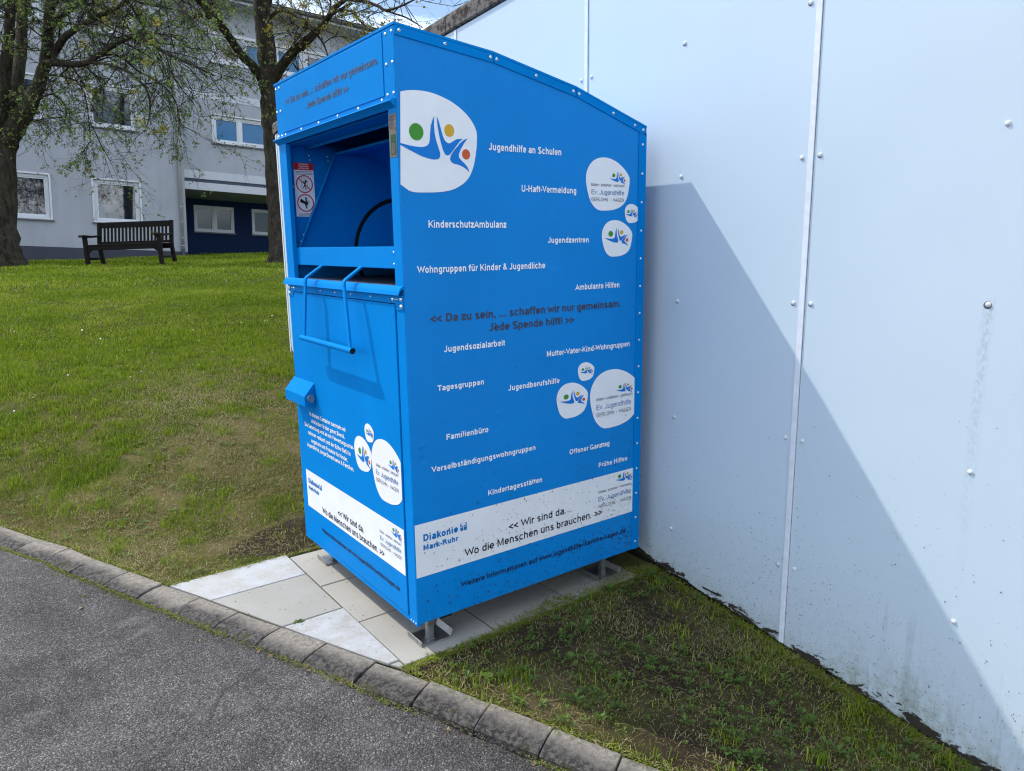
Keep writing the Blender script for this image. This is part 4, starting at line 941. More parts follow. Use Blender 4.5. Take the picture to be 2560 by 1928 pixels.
for (a, b), k in [(w_, k) for w_ in LW for k in range(3)]:
    window(a, b, rows[k][0], rows[k][1], 0.0, [1.0], .05, curtain=(k == 0 and abs(a + 2.5) < .1))
# upper wall on the right, set back, with bands, a recess below
YR = 0.30
RWs = [(1.13, 3.09), (4.7, 6.66), (8.3, 10.26)]
hr = [(a, b, 3.86, 4.74) for a, b in RWs] + [(1.20, 9.6, 6.46, 7.30)]
holes_wall('upper_wall', .104, 14.0, 2.885, 8.32, YR, hr, M_REND)
for a, b in RWs: window(a, b, 3.86, 4.74, YR, [.44, .56], .04, pm=M_PANEB)
for i in range(8):
    a = 1.20 + i * 1.05; window(a, a + .96 if i < 7 else 9.6, 6.46, 7.30, YR, [1.0], 0, sill=False, pm=M_PANEB if i % 3 else M_PANE)
obj('window_band_trim', MB().box(1.1, 9.7, YR - .03, YR - .002, 7.302, 7.40).box(1.1, 9.7, YR - .05, YR - .002, 6.40, 6.458), M_FRAME, apt)
for i in range(7): obj('post', MB().box(1.20 + i * 1.05 + .962, 1.20 + (i + 1) * 1.05 - .002, YR - .01, YR + .11, 6.462, 7.298), M_BAND, apt)
obj('ledge', MB().box(.105, 14, YR - .03, YR + .3, 2.625, 2.884), M_BAND, apt)
obj('ledge', MB().box(.105, 14, YR - .005, YR + .3, 2.512, 2.624), M_BANDD, apt)
obj('ledge', MB().box(.105, 14, YR - .05, 2.75, 2.262, 2.511), M_BAND, apt)
obj('ledge', MB().box(.106, 14, YR - .012, YR - .002, 5.21, 5.45), M_BAND, apt)
YG = 2.7
hg = [(.95, 2.37, 1.10, 2.05), (3.0, 4.0, 1.10, 2.05), (5.2, 6.6, 1.1, 2.05)]
holes_wall('recess_wall', .10, 14, -2.0, 2.261, YG, hg, M_NAVY)
for a, b, c, d in hg: window(a, b, c, d, YG, [.5, .5] if b - a > 1.2 else [1.0], 0, pm=M_PANED)
obj('recess_side_wall', MB().box(-.15, .0995, .301, 2.7, -2.0, 2.26), M_NAVY, apt)
# downpipe with brackets
q = MB().tube([(-.05, -.075, 8.1), (-.05, -.075, .30)], .048, 12, 0, smooth=True).tube([(-.05, -.075, .30), (-.05, -.075, -.9)], .058, 12, 1)
for v in (.38, .62, 1.15, 1.62, 3.4, 5.2, 7): q.tube([(-.05, -.075, v), (-.05, -.075, v + .035)], .055, 12, 0); q.box(-.058, -.042, -.03, .0, v, v + .03)
obj('downpipe', q, [M_PIPE, M_PLIN], apt)
# eaves and tiled roof
q = NT('roof_tiles'); p = q.n('TexCoord').outputs['Object']; s = q.sep(p)
wv = q.n('TexWave', wave_type='BANDS', bands_direction='X'); wv.inputs['Scale'].default_value = 5.2; wv.inputs['Distortion'].default_value = .3; q.l(p, wv.inputs['Vector'])
wz = q.n('TexWave', wave_type='BANDS', bands_direction='Z', wave_profile='SAW'); wz.inputs['Scale'].default_value = 7.4; q.l(p, wz.inputs['Vector'])
c = q.mix(q.noise(5, 5, .7, p), (0.030, 0.026, 0.026), (0.12, 0.10, 0.095)); c = q.mix(1.0, c, q.ramp(wv.outputs['Fac'], [(0.1, 0.55), (0.6, 1.15)]), 'MULTIPLY')
q.col(c); q.set(rough=.85); q.bump(q.math('ADD', wv.outputs['Fac'], q.math('MULTIPLY', wz.outputs['Fac'], 1.3)), 1.0, .05)
M_TILE = q.mat
E0, VE, YRG, VR = -.42, 8.36, 5.4, 10.55
q = MB(); ncol = 190; nrow = 20
def rp(u, y, off=0): return (u, y, VE + (VR - VE) * (y - E0) / (YRG - E0) + off)
for j in range(nrow):
    ya = E0 + (YRG - E0) * j / nrow; yb = E0 + (YRG - E0) * (j + 1) / nrow + .03; b0 = len(q.v)
    for i in range(ncol * 2 + 1):
        u = -14.2 + 28.4 * i / (ncol * 2); hgt = .026 if i % 2 else 0
        q.v.append(rp(u, ya, .045 + hgt)); q.v.append(rp(u, yb, .012 + hgt)); q.v.append(rp(u, ya, .0 + hgt))
    for i in range(ncol * 2):
        a = b0 + i * 3; b = a + 3
        q.f.append((a, b, b + 1, a + 1)); q.m.append(0); q.sm.append(False); q.f.append((a + 2, b + 2, b, a)); q.m.append(0); q.sm.append(False)
q.add([rp(-14.2, E0, -.14), rp(14.2, E0, -.14), rp(14.2, YRG, -.1), rp(-14.2, YRG, -.1), (-14.2, 11.3, 8.2), (14.2, 11.3, 8.2)], [(3, 2, 1, 0), (2, 3, 4, 5)])
roof = obj('roof', q, M_TILE, apt)
q = MB()
for uv_, yy in ((2.35, 4.6), (5.0, 4.9)): q.tube([rp(uv_, yy, -.1), rp(uv_, yy, .42)], .055, 10)
obj('vent_pipe', q, M_GUT, roof)
obj('soffit', MB().box(-14.2, 14.2, E0 + .02, YR - .001, 8.20, 8.235).box(-14.2, 14.2, E0 - .015, E0 + .019, 8.19, 8.34), M_BAND, apt)
q = MB(); gp_ = [(E0 - .02 - .13 * (0.5 - .5 * math.cos(math.pi * k / 8)), 8.33 - .075 * math.sin(math.pi * k / 8)) for k in range(9)]
q.prism(gp_ + [(a, b + .012) for a, b in reversed(gp_[1:-1])], lambda a, b, d: (d, a, b), -14.2, 14.2); obj('gutter', q, M_GUT, apt, tri=True)
obj('side_gable', MB().box(-14.0, -13.7, .36, 11, -2, 8.2).box(13.7, 14.0, .7, 11, -2, 8.2).box(-14.0, 14.0, 10.9, 11.2, -2, 8.2), M_REND, apt)

# ------------------------------------------------------------------ bench on the lawn
M_BEN = plain('dark_stained_wood', (0.009, 0.007, 0.006), 0.8, spec=0.2, var=0.35, scale=12, bump=0.3, bscale=40)
M_BENW = plain('worn_wood', (0.11, 0.085, 0.075), 0.7, var=0.3, scale=14)
bx = Vector((.78, -.626, .018)).normalized(); by = Vector((0, 0, 1)).cross(bx).normalized(); bz = bx.cross(by)
bmx = Matrix((bx, by, bz)).transposed().to_4x4() @ Matrix.Scale(1.05, 4); bpos = Vector((1.24, 16.60, 0)) + bx * .62 + by * .28
bpos.z = g1(bpos.x, bpos.y) - .012; bmx.translation = bpos
bench = thing('wooden_bench', 'dark stained wooden bench with vertical slats and armrests on the lawn before the grey building', 'bench', matrix=bmx)
HL = .80
def bpart(n, q, parent=None, m=M_BEN): return obj(n, q, m, parent or bench, bevel=.006)
def leanbox(q, x0, x1, pts, th): # pts: (y,z) centreline with thickness th along y
    poly = [(y - th / 2, z) for y, z in pts] + [(y + th / 2, z) for y, z in reversed(pts)]
    q.prism(poly, lambda a, b, d: (d, a, b), x0, x1); return q
for sx in (-1, 1):
    xa, xb = (sx * HL - .035, sx * HL + .035)
    bpart('leg', MB().box(xa, xb, -.30, -.22, 0, .60))
    bpart('leg', leanbox(MB(), xa, xb, [(.31, 0), (.24, .40), (.255, .50), (.345, .93)], .075))
    bpart('armrest', MB().prism([(-.40, .605), (-.405, .635), (-.36, .655), (-.10, .640), (.27, .655), (.27, .612), (-.10, .595)], lambda a, b, d: (d, a, b), xa - .015, xb + .015))
    bpart('stretcher', MB().box(xa + .015, xb - .015, -.22, .27, .13, .18))
    bpart('bracket', MB().prism([(xa if sx > 0 else xb, .36), (xa - .0 if sx > 0 else xb, .26), ((xa - .10) if sx > 0 else (xb + .10), .33), ((xa - .12) if sx > 0 else (xb + .12), .36)], lambda a, b, d: (a, d, b), -.285, -.245))
q = MB()
for k in range(5): q.box(-HL + .036, HL - .036, -.30 + k * .108, -.30 + k * .108 + .095, .425, .447)
bpart('seat', q)
bpart('seat_rail', MB().box(-HL + .036, HL - .036, -.285, -.245, .335, .4245).box(-HL + .036, HL - .036, .20, .24, .335, .4245))
def by_(z): return .255 + (z - .5) * .209
q = MB(); leanbox(q, -HL + .036, HL - .036, [(by_(.80), .80), (by_(.925), .925)], .05); leanbox(q, -HL + .036, HL - .036, [(by_(.455), .455), (by_(.51), .51)], .05)
back = bpart('backrest', q)
for k in range(18):
    x = -HL + .115 + (2 * HL - .23) * k / 17
    if rnd.random() < 2: obj('slat', leanbox(MB(), x - .019, x + .019, [(by_(.511), .511), (by_(.799), .799)], .02), M_BEN, back)
bpart('top_wear', MB().box(HL - .2, HL - .1, by_(.925) - .02, by_(.925) + .02, .9255, .9275), back, M_BENW)

# ------------------------------------------------------------------ trees
q = NT('bark'); p = q.n('TexCoord').outputs['Object']
n1 = q.noise(7, 7, .75, q.scaled(p, (1.6, 1.6, .55))); n2 = q.noise(1.6, 5, .65, p); n3 = q.noise(30, 5, .7, p)
c = q.mix(q.ramp(n1, [(.36, 0.0), (.62, 1.0)]), (0.011, 0.009, 0.007), (0.070, 0.058, 0.045)); c = q.mix(q.ramp(n2, [(.48, 0.0), (.72, .5)]), c, (0.065, 0.070, 0.038)); c = q.mix(q.ramp(n3, [(.62, 0.0), (.72, .5)]), c, (0.17, 0.165, 0.15))
q.col(c); q.set(rough=.95, spec=.15); q.bump(q.math('ADD', n1, q.math('MULTIPLY', n3, .5)), 1.0, .05); M_BARK = q.mat
M_TWIG = plain('twig_bark', (0.026, 0.021, 0.017), .9, var=.3, scale=3)
def leaf_mat(name, c1, c2, c3):
    q = NT(name); r_ = q.n('NewGeometry').outputs['Random Per Island']
    col_ = q.ramp(r_, [(0.0, c1), (0.55, c2), (1.0, c3)]); q.col(col_); q.set(rough=.6, spec=.3)
    tr = q.n('BsdfTranslucent'); q.l(col_, tr.inputs['Color']); ms_ = q.n('MixShader'); ms_.inputs[0].default_value = .35
    out = q.t.nodes['Material Output']; q.l(q.b.outputs[0], ms_.inputs[1]); q.l(tr.outputs[0], ms_.inputs[2]); q.l(ms_.outputs[0], out.inputs['Surface']); return q.mat
M_LEAF1 = leaf_mat('spring_leaves', (0.085, 0.145, 0.030), (0.14, 0.22, 0.045), (0.20, 0.27, 0.06))
M_LEAF2 = leaf_mat('bronze_leaves', (0.13, 0.13, 0.03), (0.22, 0.22, 0.05), (0.26, 0.23, 0.06))
M_BLOS = leaf_mat('yellow_flower_clusters', (0.30, 0.24, 0.03), (0.36, 0.30, 0.04), (0.26, 0.26, 0.05))
class Fast:
    def __init__(s): s.v = []; s.f = []; s.n = 0
    def add(s, v, f): s.v.append(np.asarray(v, np.float32).reshape(-1, 3)); s.f.append(np.asarray(f, np.int32) + s.n); s.n += len(s.v[-1])
    def build(s, name, mat, parent=None, org=(0, 0, 0), smooth=False):
        V = np.concatenate(s.v) - np.asarray(org, np.float32); F = np.concatenate(s.f)
        return fast_mesh(name, V, F, mat, parent, smooth)
def fast_mesh(name, V, F, mat, parent=None, smooth=False, attrs=None):
    me = bpy.data.meshes.new(name); k = F.shape[1]
    me.vertices.add(len(V)); me.vertices.foreach_set('co', np.ascontiguousarray(V, np.float32).ravel())
    me.loops.add(F.size); me.loops.foreach_set('vertex_index', np.ascontiguousarray(F, np.int32).ravel())
    me.polygons.add(len(F)); me.polygons.foreach_set('loop_start', np.arange(0, F.size, k, dtype=np.int32))
    if smooth: me.polygons.foreach_set('use_smooth', np.ones(len(F), bool))
    for m_ in (mat if isinstance(mat, list) else [mat]): me.materials.append(m_)
    me.update(calc_edges=True)
    for n_, a in (attrs or {}).items():
        at_ = me.attributes.new(n_, 'FLOAT', 'POINT'); at_.data.foreach_set('value', np.ascontiguousarray(a, np.float32))
    ob = bpy.data.objects.new(name, me); COL.objects.link(ob)
    if parent: ob.parent = parent
    return ob
def spline(pts, per=4, wob=0.0):
    """smooth a limb polyline (x, y, z, r)"""
    P = [np.array(p, float) for p in pts]; out = []
    for i in range(len(P) - 1):
        p0, p1, p2, p3 = P[max(i - 1, 0)], P[i], P[i + 1], P[min(i + 2, len(P) - 1)]
        for k in range(per):
            t = k / per; v = 0.5 * ((2 * p1) + (-p0 + p2) * t + (2 * p0 - 5 * p1 + 4 * p2 - p3) * t * t + (-p0 + 3 * p1 - 3 * p2 + p3) * t ** 3)
            v[:3] += nr.normal(0, wob, 3) * v[3]; v[3] *= 1 + nr.normal(0, .03); out.append(v)
    out.append(P[-1]); return out
def twig(F, L, p, d, length, r, droop, depth, leaf, jit=.28, flower=None):
    n_ = 5 if depth else 4; pts = [p.copy()]; q_ = p.copy(); dd = d.copy(); st = length / n_; kids = []
    for i in range(n_):
        dd = dd + nr.normal(0, jit, 3) * .55 + np.array([0, 0, -droop * (i + 1) / n_]); dd /= np.linalg.norm(dd); q_ = q_ + dd * st; pts.append(q_.copy()); kids.append((q_.copy(), dd.copy(), i))
    sides = 3; ring_ = []; a0 = np.cross(d, [0.3, .2, .9]); a0 /= np.linalg.norm(a0) + 1e-9; b0 = np.cross(d, a0); b0 /= np.linalg.norm(b0) + 1e-9
    for i, pp in enumerate(pts):
        rr = r * (1 - .72 * i / n_)
        for k in range(sides): ring_.append(pp + (a0 * math.cos(2.1 * k) + b0 * math.sin(2.1 * k)) * rr)
    f = [(i * sides + k, i * sides + (k + 1) % sides, (i + 1) * sides + (k + 1) % sides, (i + 1) * sides + k) for i in range(n_) for k in range(sides)]
    F.add(ring_, f)
    if depth:
        for q2, d2, i in kids:
            for _ in range(2 if i >= 1 else 1):
                nd = d2 * .75 + nr.normal(0, .55, 3); nd /= np.linalg.norm(nd)
                twig(F, L, q2, nd, length * nr.uniform(.30, .55), r * .5, droop * 1.1, depth - 1, leaf, jit, flower)
    if depth == 0 or True:
        for q2, d2, i in kids[(1 if depth == 0 else 3):]:
            if nr.random() < leaf['p']: leaves(L, q2, leaf)
    if flower is not None and nr.random() < leaf.get('fl', 0): 
        for _ in range(14): leaves(flower, q_ + nr.normal(0, .05, 3), dict(s=.035, n=3, p=1))
def leaves(L, p, lf):
    for _ in range(lf['n']):
        s_ = lf['s'] * nr.uniform(.6, 1.3); a = nr.normal(0, 1, 3); a[2] = a[2] * .6 - .25; a /= np.linalg.norm(a); b = np.cross(a, nr.normal(0, 1, 3)); b /= np.linalg.norm(b) + 1e-9
        o_ = p + nr.normal(0, lf['s'] * .35, 3); c_ = np.cross(a, b) * s_ * .16
        L.add([o_, o_ + a * s_ * .5 + b * s_ * .42 + c_, o_ + a * s_ * 1.05, o_ + a * s_ * .5 - b * s_ * .42 + c_], [(0, 1, 2, 3)])
def make_tree(name, label, limbs, spawn, leaf, droop, lm, seed, fl=False, skip=1):
    global nr
    nr = np.random.default_rng(seed)
    base = Vector(limbs[0][1][:3]); base.z = g1(base.x, base.y)
    root = thing(name, label, 'tree', base, 'trees on the lawn')
    bark = MB(); F = Fast(); L = Fast(); FL = Fast()
    for li, limb in enumerate(limbs):
        sp_ = spline(limb, 5, .05); bark.tube([v[:3] for v in sp_], [max(.004, v[3]) for v in sp_], 14 if li < 4 else 8)
        if li < skip: continue
        acc = 0.0
        for i in range(2, len(sp_)):
            a, b = sp_[i - 1], sp_[i]; seg = np.linalg.norm(b[:3] - a[:3]); rate = spawn * (0.35 if b[3] > .11 else 1.0) * (1.5 if b[3] < .05 else 1)
            acc += seg * rate
            while acc > 1:
                acc -= 1; d = (b[:3] - a[:3]) / (seg + 1e-9); nd = d * .5 + nr.normal(0, .75, 3) + np.array([0, 0, .12]); nd /= np.linalg.norm(nd)
                twig(F, L, b[:3] + (a[:3] - b[:3]) * nr.random(), nd, nr.uniform(.55, 1.5) * (1.15 if b[3] < .06 else .8), max(.009, min(.022, b[3] * .42)), droop, 2 if nr.random() < .62 else 1, leaf, flower=FL if fl else None)
    obj('trunk', bark, M_BARK, root, base)
    F.build('twigs', M_TWIG, root, base); L.build('foliage', lm, root, base)
    if FL.n: FL.build('flower_clusters', M_BLOS, root, base)
    return root
T1=[
    [(-0.52, 17.4, 0.83, 0.603), (-0.49, 17.44, 1.12, 0.475), (-0.43, 17.53, 1.69, 0.347), (-0.33, 17.68, 2.59, 0.302), (-0.2, 17.8, 3.48, 0.302), (-0.12, 17.82, 3.84, 0.32)],  # trunk
    [(-0.17, 17.79, 3.55, 0.219), (0.1, 17.57, 3.97, 0.2), (0.38, 17.33, 4.37, 0.162), (0.64, 17.14, 4.91, 0.134), (0.8, 17.02, 5.41, 0.116), (0.89, 16.94, 5.91, 0.106), (0.98, 16.89, 6.5, 0.091), (1.12, 16.73, 7.28, 0.069), (1.38, 16.51, 8.21, 0.043)],  # limb A
    [(-0.14, 17.82, 3.77, 0.183), (0.17, 18.05, 4.6, 0.148), (0.43, 18.35, 5.63, 0.122), (0.57, 18.57, 6.43, 0.104), (0.76, 18.8, 7.46, 0.076), (0.86, 19.32, 8.86, 0.042)],  # limb B
    [(-0.17, 17.82, 3.66, 0.201), (-0.13, 17.68, 4.24, 0.162), (0.01, 17.47, 4.9, 0.134), (0.17, 17.29, 5.65, 0.109), (0.29, 17.14, 6.44, 0.087), (0.31, 17.09, 7.39, 0.051)],  # limb C
    [(0.76, 17.01, 5.27, 0.08), (1.13, 16.2, 5.12, 0.066), (1.36, 15.64, 5.08, 0.06), (1.69, 15.07, 5.28, 0.053), (2.06, 14.46, 5.43, 0.044), (2.21, 14.06, 5.25, 0.039), (2.44, 13.56, 4.96, 0.032), (2.76, 13.14, 4.72, 0.024), (3.02, 12.78, 4.51, 0.016)],  # right long
    [(0.89, 16.94, 5.38, 0.08), (1.16, 16.45, 5.74, 0.07), (1.54, 15.85, 5.95, 0.058), (1.95, 15.21, 6.11, 0.047), (2.32, 14.61, 6.33, 0.036), (2.82, 14.02, 6.45, 0.024), (3.26, 13.38, 6.18, 0.014)],  # up right
    [(1.36, 15.64, 5.08, 0.034), (1.63, 15.04, 4.96, 0.03), (1.89, 14.55, 4.76, 0.026), (2.07, 14.23, 4.5, 0.023), (2.12, 14.0, 4.23, 0.019), (2.08, 13.94, 3.88, 0.013), (1.96, 13.96, 3.56, 0.008)],  # droop1
    [(1.48, 15.58, 5.18, 0.027), (1.93, 15.65, 5.29, 0.024), (2.27, 15.59, 5.02, 0.019), (2.66, 15.37, 4.76, 0.016), (2.85, 15.15, 4.41, 0.011), (2.89, 14.99, 3.89, 0.007)],  # droop2
    [(0.68, 17.14, 5.02, 0.032), (0.93, 16.56, 4.94, 0.023), (1.18, 15.95, 4.73, 0.017), (1.26, 15.68, 4.37, 0.012), (1.25, 15.56, 3.87, 0.009), (1.23, 15.49, 3.49, 0.007)],  # low left
    [(0.89, 16.94, 5.91, 0.05), (1.38, 17.22, 6.45, 0.044), (2.01, 17.25, 6.9, 0.037), (2.75, 16.78, 6.7, 0.028), (3.33, 16.32, 6.54, 0.019), (3.83, 15.93, 6.42, 0.013)],  # upper far
    [(0.96, 16.86, 6.29, 0.044), (1.34, 15.89, 6.56, 0.037), (1.92, 14.7, 6.56, 0.028), (2.44, 13.72, 6.15, 0.019), (2.78, 12.93, 5.47, 0.012), (3.09, 12.57, 4.92, 0.008)],  # upper far2
    [(0.07, 17.35, 5.08, 0.053), (-0.23, 17.28, 5.43, 0.042), (-0.67, 17.42, 5.72, 0.027)],  # C left
    [(0.48, 17.29, 4.51, 0.025), (0.8, 16.57, 4.56, 0.016), (0.95, 16.26, 4.26, 0.012), (0.88, 16.23, 3.92, 0.007)],  # short drop
]
T2=[
    [(4.4, 13.8, 0.9, 0.376), (4.4, 13.84, 1.08, 0.262), (4.43, 13.92, 1.48, 0.217), (4.48, 14.1, 2.38, 0.188), (4.54, 14.27, 3.27, 0.171), (4.6, 14.44, 4.17, 0.171), (4.65, 14.54, 4.73, 0.194), (4.68, 14.59, 5.07, 0.217)],  # trunk
    [(4.68, 14.59, 5.02, 0.205), (4.69, 14.61, 5.71, 0.187), (4.67, 14.64, 6.28, 0.18), (4.68, 14.63, 6.76, 0.157), (4.73, 14.66, 7.6, 0.111), (4.87, 14.69, 8.64, 0.066)],  # main up
    [(4.57, 14.65, 4.93, 0.103), (4.35, 14.62, 5.2, 0.096), (4.11, 14.59, 5.4, 0.089), (3.84, 14.49, 5.73, 0.085), (3.56, 14.38, 5.98, 0.077), (3.33, 14.35, 6.22, 0.07), (3.06, 14.22, 6.47, 0.057), (2.81, 14.1, 6.76, 0.04), (2.45, 14.03, 6.95, 0.022)],  # left limb
    [(4.77, 14.51, 4.98, 0.125), (4.88, 14.23, 5.19, 0.107), (5.03, 13.92, 5.43, 0.095), (5.27, 13.43, 5.68, 0.072), (5.4, 13.0, 5.87, 0.06), (5.48, 12.73, 6.06, 0.051), (5.6, 12.42, 6.17, 0.042), (5.82, 11.91, 6.29, 0.029)],  # right limb
    [(5.14, 13.71, 5.42, 0.033), (5.26, 13.29, 5.61, 0.03), (5.46, 12.85, 5.94, 0.025), (5.67, 12.34, 6.09, 0.023)],  # right limb2
    [(4.8, 14.65, 6.2, 0.045), (4.91, 14.34, 6.29, 0.038), (5.01, 14.0, 6.21, 0.031), (5.12, 13.61, 5.99, 0.028), (5.23, 13.21, 5.7, 0.022)],  # arch
    [(5.34, 13.37, 5.68, 0.022), (5.38, 13.17, 5.48, 0.02), (5.38, 12.98, 5.22, 0.015), (5.42, 12.9, 4.97, 0.009)],  # drop
    [(5.4, 13.16, 5.48, 0.013), (5.49, 12.86, 5.55, 0.01), (5.63, 12.62, 5.5, 0.007), (5.76, 12.37, 5.39, 0.004)],  # twig
    [(5.6, 12.42, 6.17, 0.037), (5.7, 11.79, 5.98, 0.032), (5.74, 11.34, 5.8, 0.03), (5.75, 11.05, 5.66, 0.025), (5.82, 10.62, 5.63, 0.019), (5.94, 10.03, 5.68, 0.011)],  # r out
    [(5.77, 11.17, 5.7, 0.02), (5.81, 10.86, 5.57, 0.017), (5.89, 10.51, 5.42, 0.015), (5.99, 10.13, 5.19, 0.008)],  # r out2
    [(5.5, 12.71, 6.01, 0.027), (5.79, 12.62, 6.02, 0.023), (5.96, 12.59, 5.86, 0.017), (6.1, 12.43, 5.67, 0.013)],  # r3
    [(5.61, 12.73, 5.94, 0.017), (6.02, 12.85, 6.09, 0.014), (6.4, 12.87, 6.28, 0.011), (6.73, 12.79, 6.44, 0.007)],  # r4
    [(5.4, 13.0, 5.87, 0.021), (5.6, 13.19, 6.23, 0.02), (5.71, 13.46, 6.63, 0.015)],  # r5
    [(4.76, 14.61, 6.44, 0.079), (4.84, 14.37, 6.72, 0.067), (5.05, 13.94, 7.15, 0.049), (5.37, 13.48, 7.76, 0.03)],  # up twig r
    [(3.56, 14.38, 5.98, 0.03), (3.3, 14.17, 5.92, 0.021), (2.94, 14.01, 5.73, 0.014), (2.63, 13.92, 5.47, 0.008)],  # tl
    [(4.85, 14.54, 5.87, 0.011), (4.94, 14.08, 5.81, 0.009), (4.97, 13.77, 5.68, 0.005), (5.03, 13.7, 5.57, 0.003)],  # tiny
]

make_tree('tree', 'large dark branched tree with small fresh green leaves hanging over the wooden bench', T1, 4.6, dict(p=.17, s=.040, n=4, fl=.004), .13, M_LEAF1, 5, True)
make_tree('tree', 'leaning grey barked tree with sparse yellow green buds behind the blue container', T2, 2.4, dict(p=.10, s=.042, n=4, fl=.010), .02, M_LEAF2, 9, True)

# ------------------------------------------------------------------ grass, weeds, daisies
q = NT('grass_blades'); at = q.n('Attribute', attribute_name='rnd').outputs['Fac']; hgt = q.n('Attribute', attribute_name='dry').outputs['Fac']
gr = q.ramp(at, [(0.0, (0.065, 0.115, 0.006)), (0.45, (0.140, 0.225, 0.010)), (0.8, (0.23, 0.305, 0.020)), (1.0, (0.32, 0.33, 0.06))])
dr = q.ramp(at, [(0.0, (0.13, 0.10, 0.035)), (0.5, (0.27, 0.225, 0.095)), (1.0, (0.46, 0.41, 0.24))])
c = q.mix(hgt, gr, dr); q.col(c); q.set(rough=.7, spec=.08)
tr = q.n('BsdfTranslucent'); q.l(c, tr.inputs['Color']); ms_ = q.n('MixShader'); ms_.inputs[0].default_value = .30; q.l(q.b.outputs[0], ms_.inputs[1]); q.l(tr.outputs[0], ms_.inputs[2]); q.l(ms_.outputs[0], q.t.nodes['Material Output'].inputs['Surface'])
M_GRASS = q.mat
nr = np.random.default_rng(21)
def vnoise(x, y, s, seed):
    """cheap smooth value noise 0..1"""
    rs = np.random.default_rng(seed); T_ = rs.random((64, 64)); u = x * s; v = y * s; i = np.floor(u).astype(int); j = np.floor(v).astype(int); fu = u - i; fv = v - j; fu = fu * fu * (3 - 2 * fu); fv = fv * fv * (3 - 2 * fv)
    G = lambda a, b: T_[a % 64, b % 64]
    return (G(i, j) * (1 - fu) + G(i + 1, j) * fu) * (1 - fv) + (G(i, j + 1) * (1 - fu) + G(i + 1, j + 1) * fu) * fv
def fb(x, y, s, seed): return (vnoise(x, y, s, seed) + .5 * vnoise(x, y, s * 2.1, seed + 1) + .25 * vnoise(x, y, s * 4.3, seed + 2)) / 1.75
def dryness(x, y):
    n_ = .45 * fb(x + 40, y + 40, .8, 3) + .55 * fb(x + 11, y + 3, 2.2, 4)
    near = np.clip((5.4 - y) / 2.4, 0, 1) * np.clip((y - .9) / .5, 0, 1)
    left_green = np.clip((.15 - x) / 1.2, 0, 1) * np.clip((y - 2.4) / 1.2, 0, 1)
    d = np.clip((n_ - .385) / .12, 0, 1) * near * (1 - .8 * left_green)
    return np.clip(d + .05, 0, 1)
def inside(x, y):
    k = xk(y) + .012
    ok = (x > k) & (x < 1.228 + (y > 4.62) * 50)
    padm = (x > -.62) & (x < 1.10) & (y > -.034) & (y < 1.165)
    return ok & ~padm
BV_ = []; BF_ = []; BR_ = []; BD_ = []; cnt = 0
def blades(x0, x1, y0, y1, dens, hmin, hmax, w_, keep=None, lean=.7, dryf=None, thr=None):
    global cnt
    n_ = int((x1 - x0) * (y1 - y0) * dens); x = nr.uniform(x0, x1, n_); y = nr.uniform(y0, y1, n_)
    ok = inside(x, y)
    if keep is not None: ok &= keep(x, y)
    cl = fb(x + 9, y + 5, 5.5, 31)                            # tufts
    ok &= nr.random(n_) < np.clip(-.12 + 2.1 * cl, .04, 1)
    x, y, cl = x[ok], y[ok], cl[ok]; n_ = len(x)
    if n_ == 0: return
    z = g(x, y) - .006; d = (dryf or dryness)(x, y); isdry = (nr.random(n_) < d * .85 + .06).astype(float)
    h = nr.uniform(hmin, hmax, n_) * (.35 + 1.35 * cl) * (1 - .35 * d); an = nr.uniform(0, 2 * np.pi, n_); ln = np.abs(nr.normal(0, lean, n_)) + isdry * .7
    dx, dy = np.cos(an), np.sin(an); sx, sy = -dy, dx; ww = w_ * nr.uniform(.6, 1.3, n_)
    ct = 1 / np.sqrt(1 + ln ** 2); st = ln * ct
    m1 = np.stack([x + dx * h * .45 * st * .7, y + dy * h * .45 * st * .7, z + h * .55 * (ct * .6 + .4)], 1); tip = np.stack([x + dx * h * st, y + dy * h * st, z + h * ct], 1)
    S_ = np.stack([sx * ww, sy * ww, np.zeros(n_)], 1); b = np.stack([x, y, z], 1)
    V = np.stack([b - S_, b + S_, m1 + S_ * .8, m1 - S_ * .8, tip], 1).reshape(-1, 3)
    i0 = np.arange(n_) * 5 + cnt
    BF_.append(np.stack([i0, i0 + 1, i0 + 2, i0 + 3], 1)); BF_.append(np.stack([i0 + 3, i0 + 2, i0 + 4, i0 + 4], 1)); BV_.append(V)
    r_ = np.clip(nr.random(n_) * .75 + (fb(x + 3, y + 77, 1.3, 55) - .3) * .8, 0, 1); BR_.append(np.repeat(r_, 5)); BD_.append(np.repeat(isdry * .9 + .1 * d, 5)); cnt += n_ * 5
def rdry(x, y):
    n_ = fb(x + 20, y + 30, 1.9, 8); e = np.clip(1 - (x - xk(y)) / .25, 0, 1)
    return np.clip((n_ - .40) / .14, 0, 1) * .85 + .15 * e
def bare(x, y):   # worn soil next to the slabs
    d = np.hypot((x - .18) / .60, (y - 1.35) / .22); d2 = np.hypot((x - .98) / .25, (y - 2.2) / .45)
    return (d > 1) | (nr.random(len(x)) < .10)
def rbare(x, y): return nr.random(len(x)) < np.clip(1.4 - .95 * np.clip((fb(x + 20, y + 30, 1.9, 8) - .40) / .16, 0, 1), .14, 1)
blades(-.2, 1.23, -1.9, -.03, 34000, .009, .027, .0013, rbare, .9, rdry)
blades(-1.4, 1.23, 1.165, 3.2, 24000, .012, .034, .0014, bare, .9)
blades(-1.6, 1.23, 3.2, 5.6, 12000, .014, .036, .0021, None, .8)
blades(1.23, 2.2, 4.63, 5.6, 9000, .014, .036, .0021, None, .8)
blades(-1.4, 3.0, 5.6, 9.0, 5000, .018, .040, .0036, None, .7)
blades(-4.6, -1.6, 3.0, 9.0, 1500, .018, .042, .0042, None, .7)
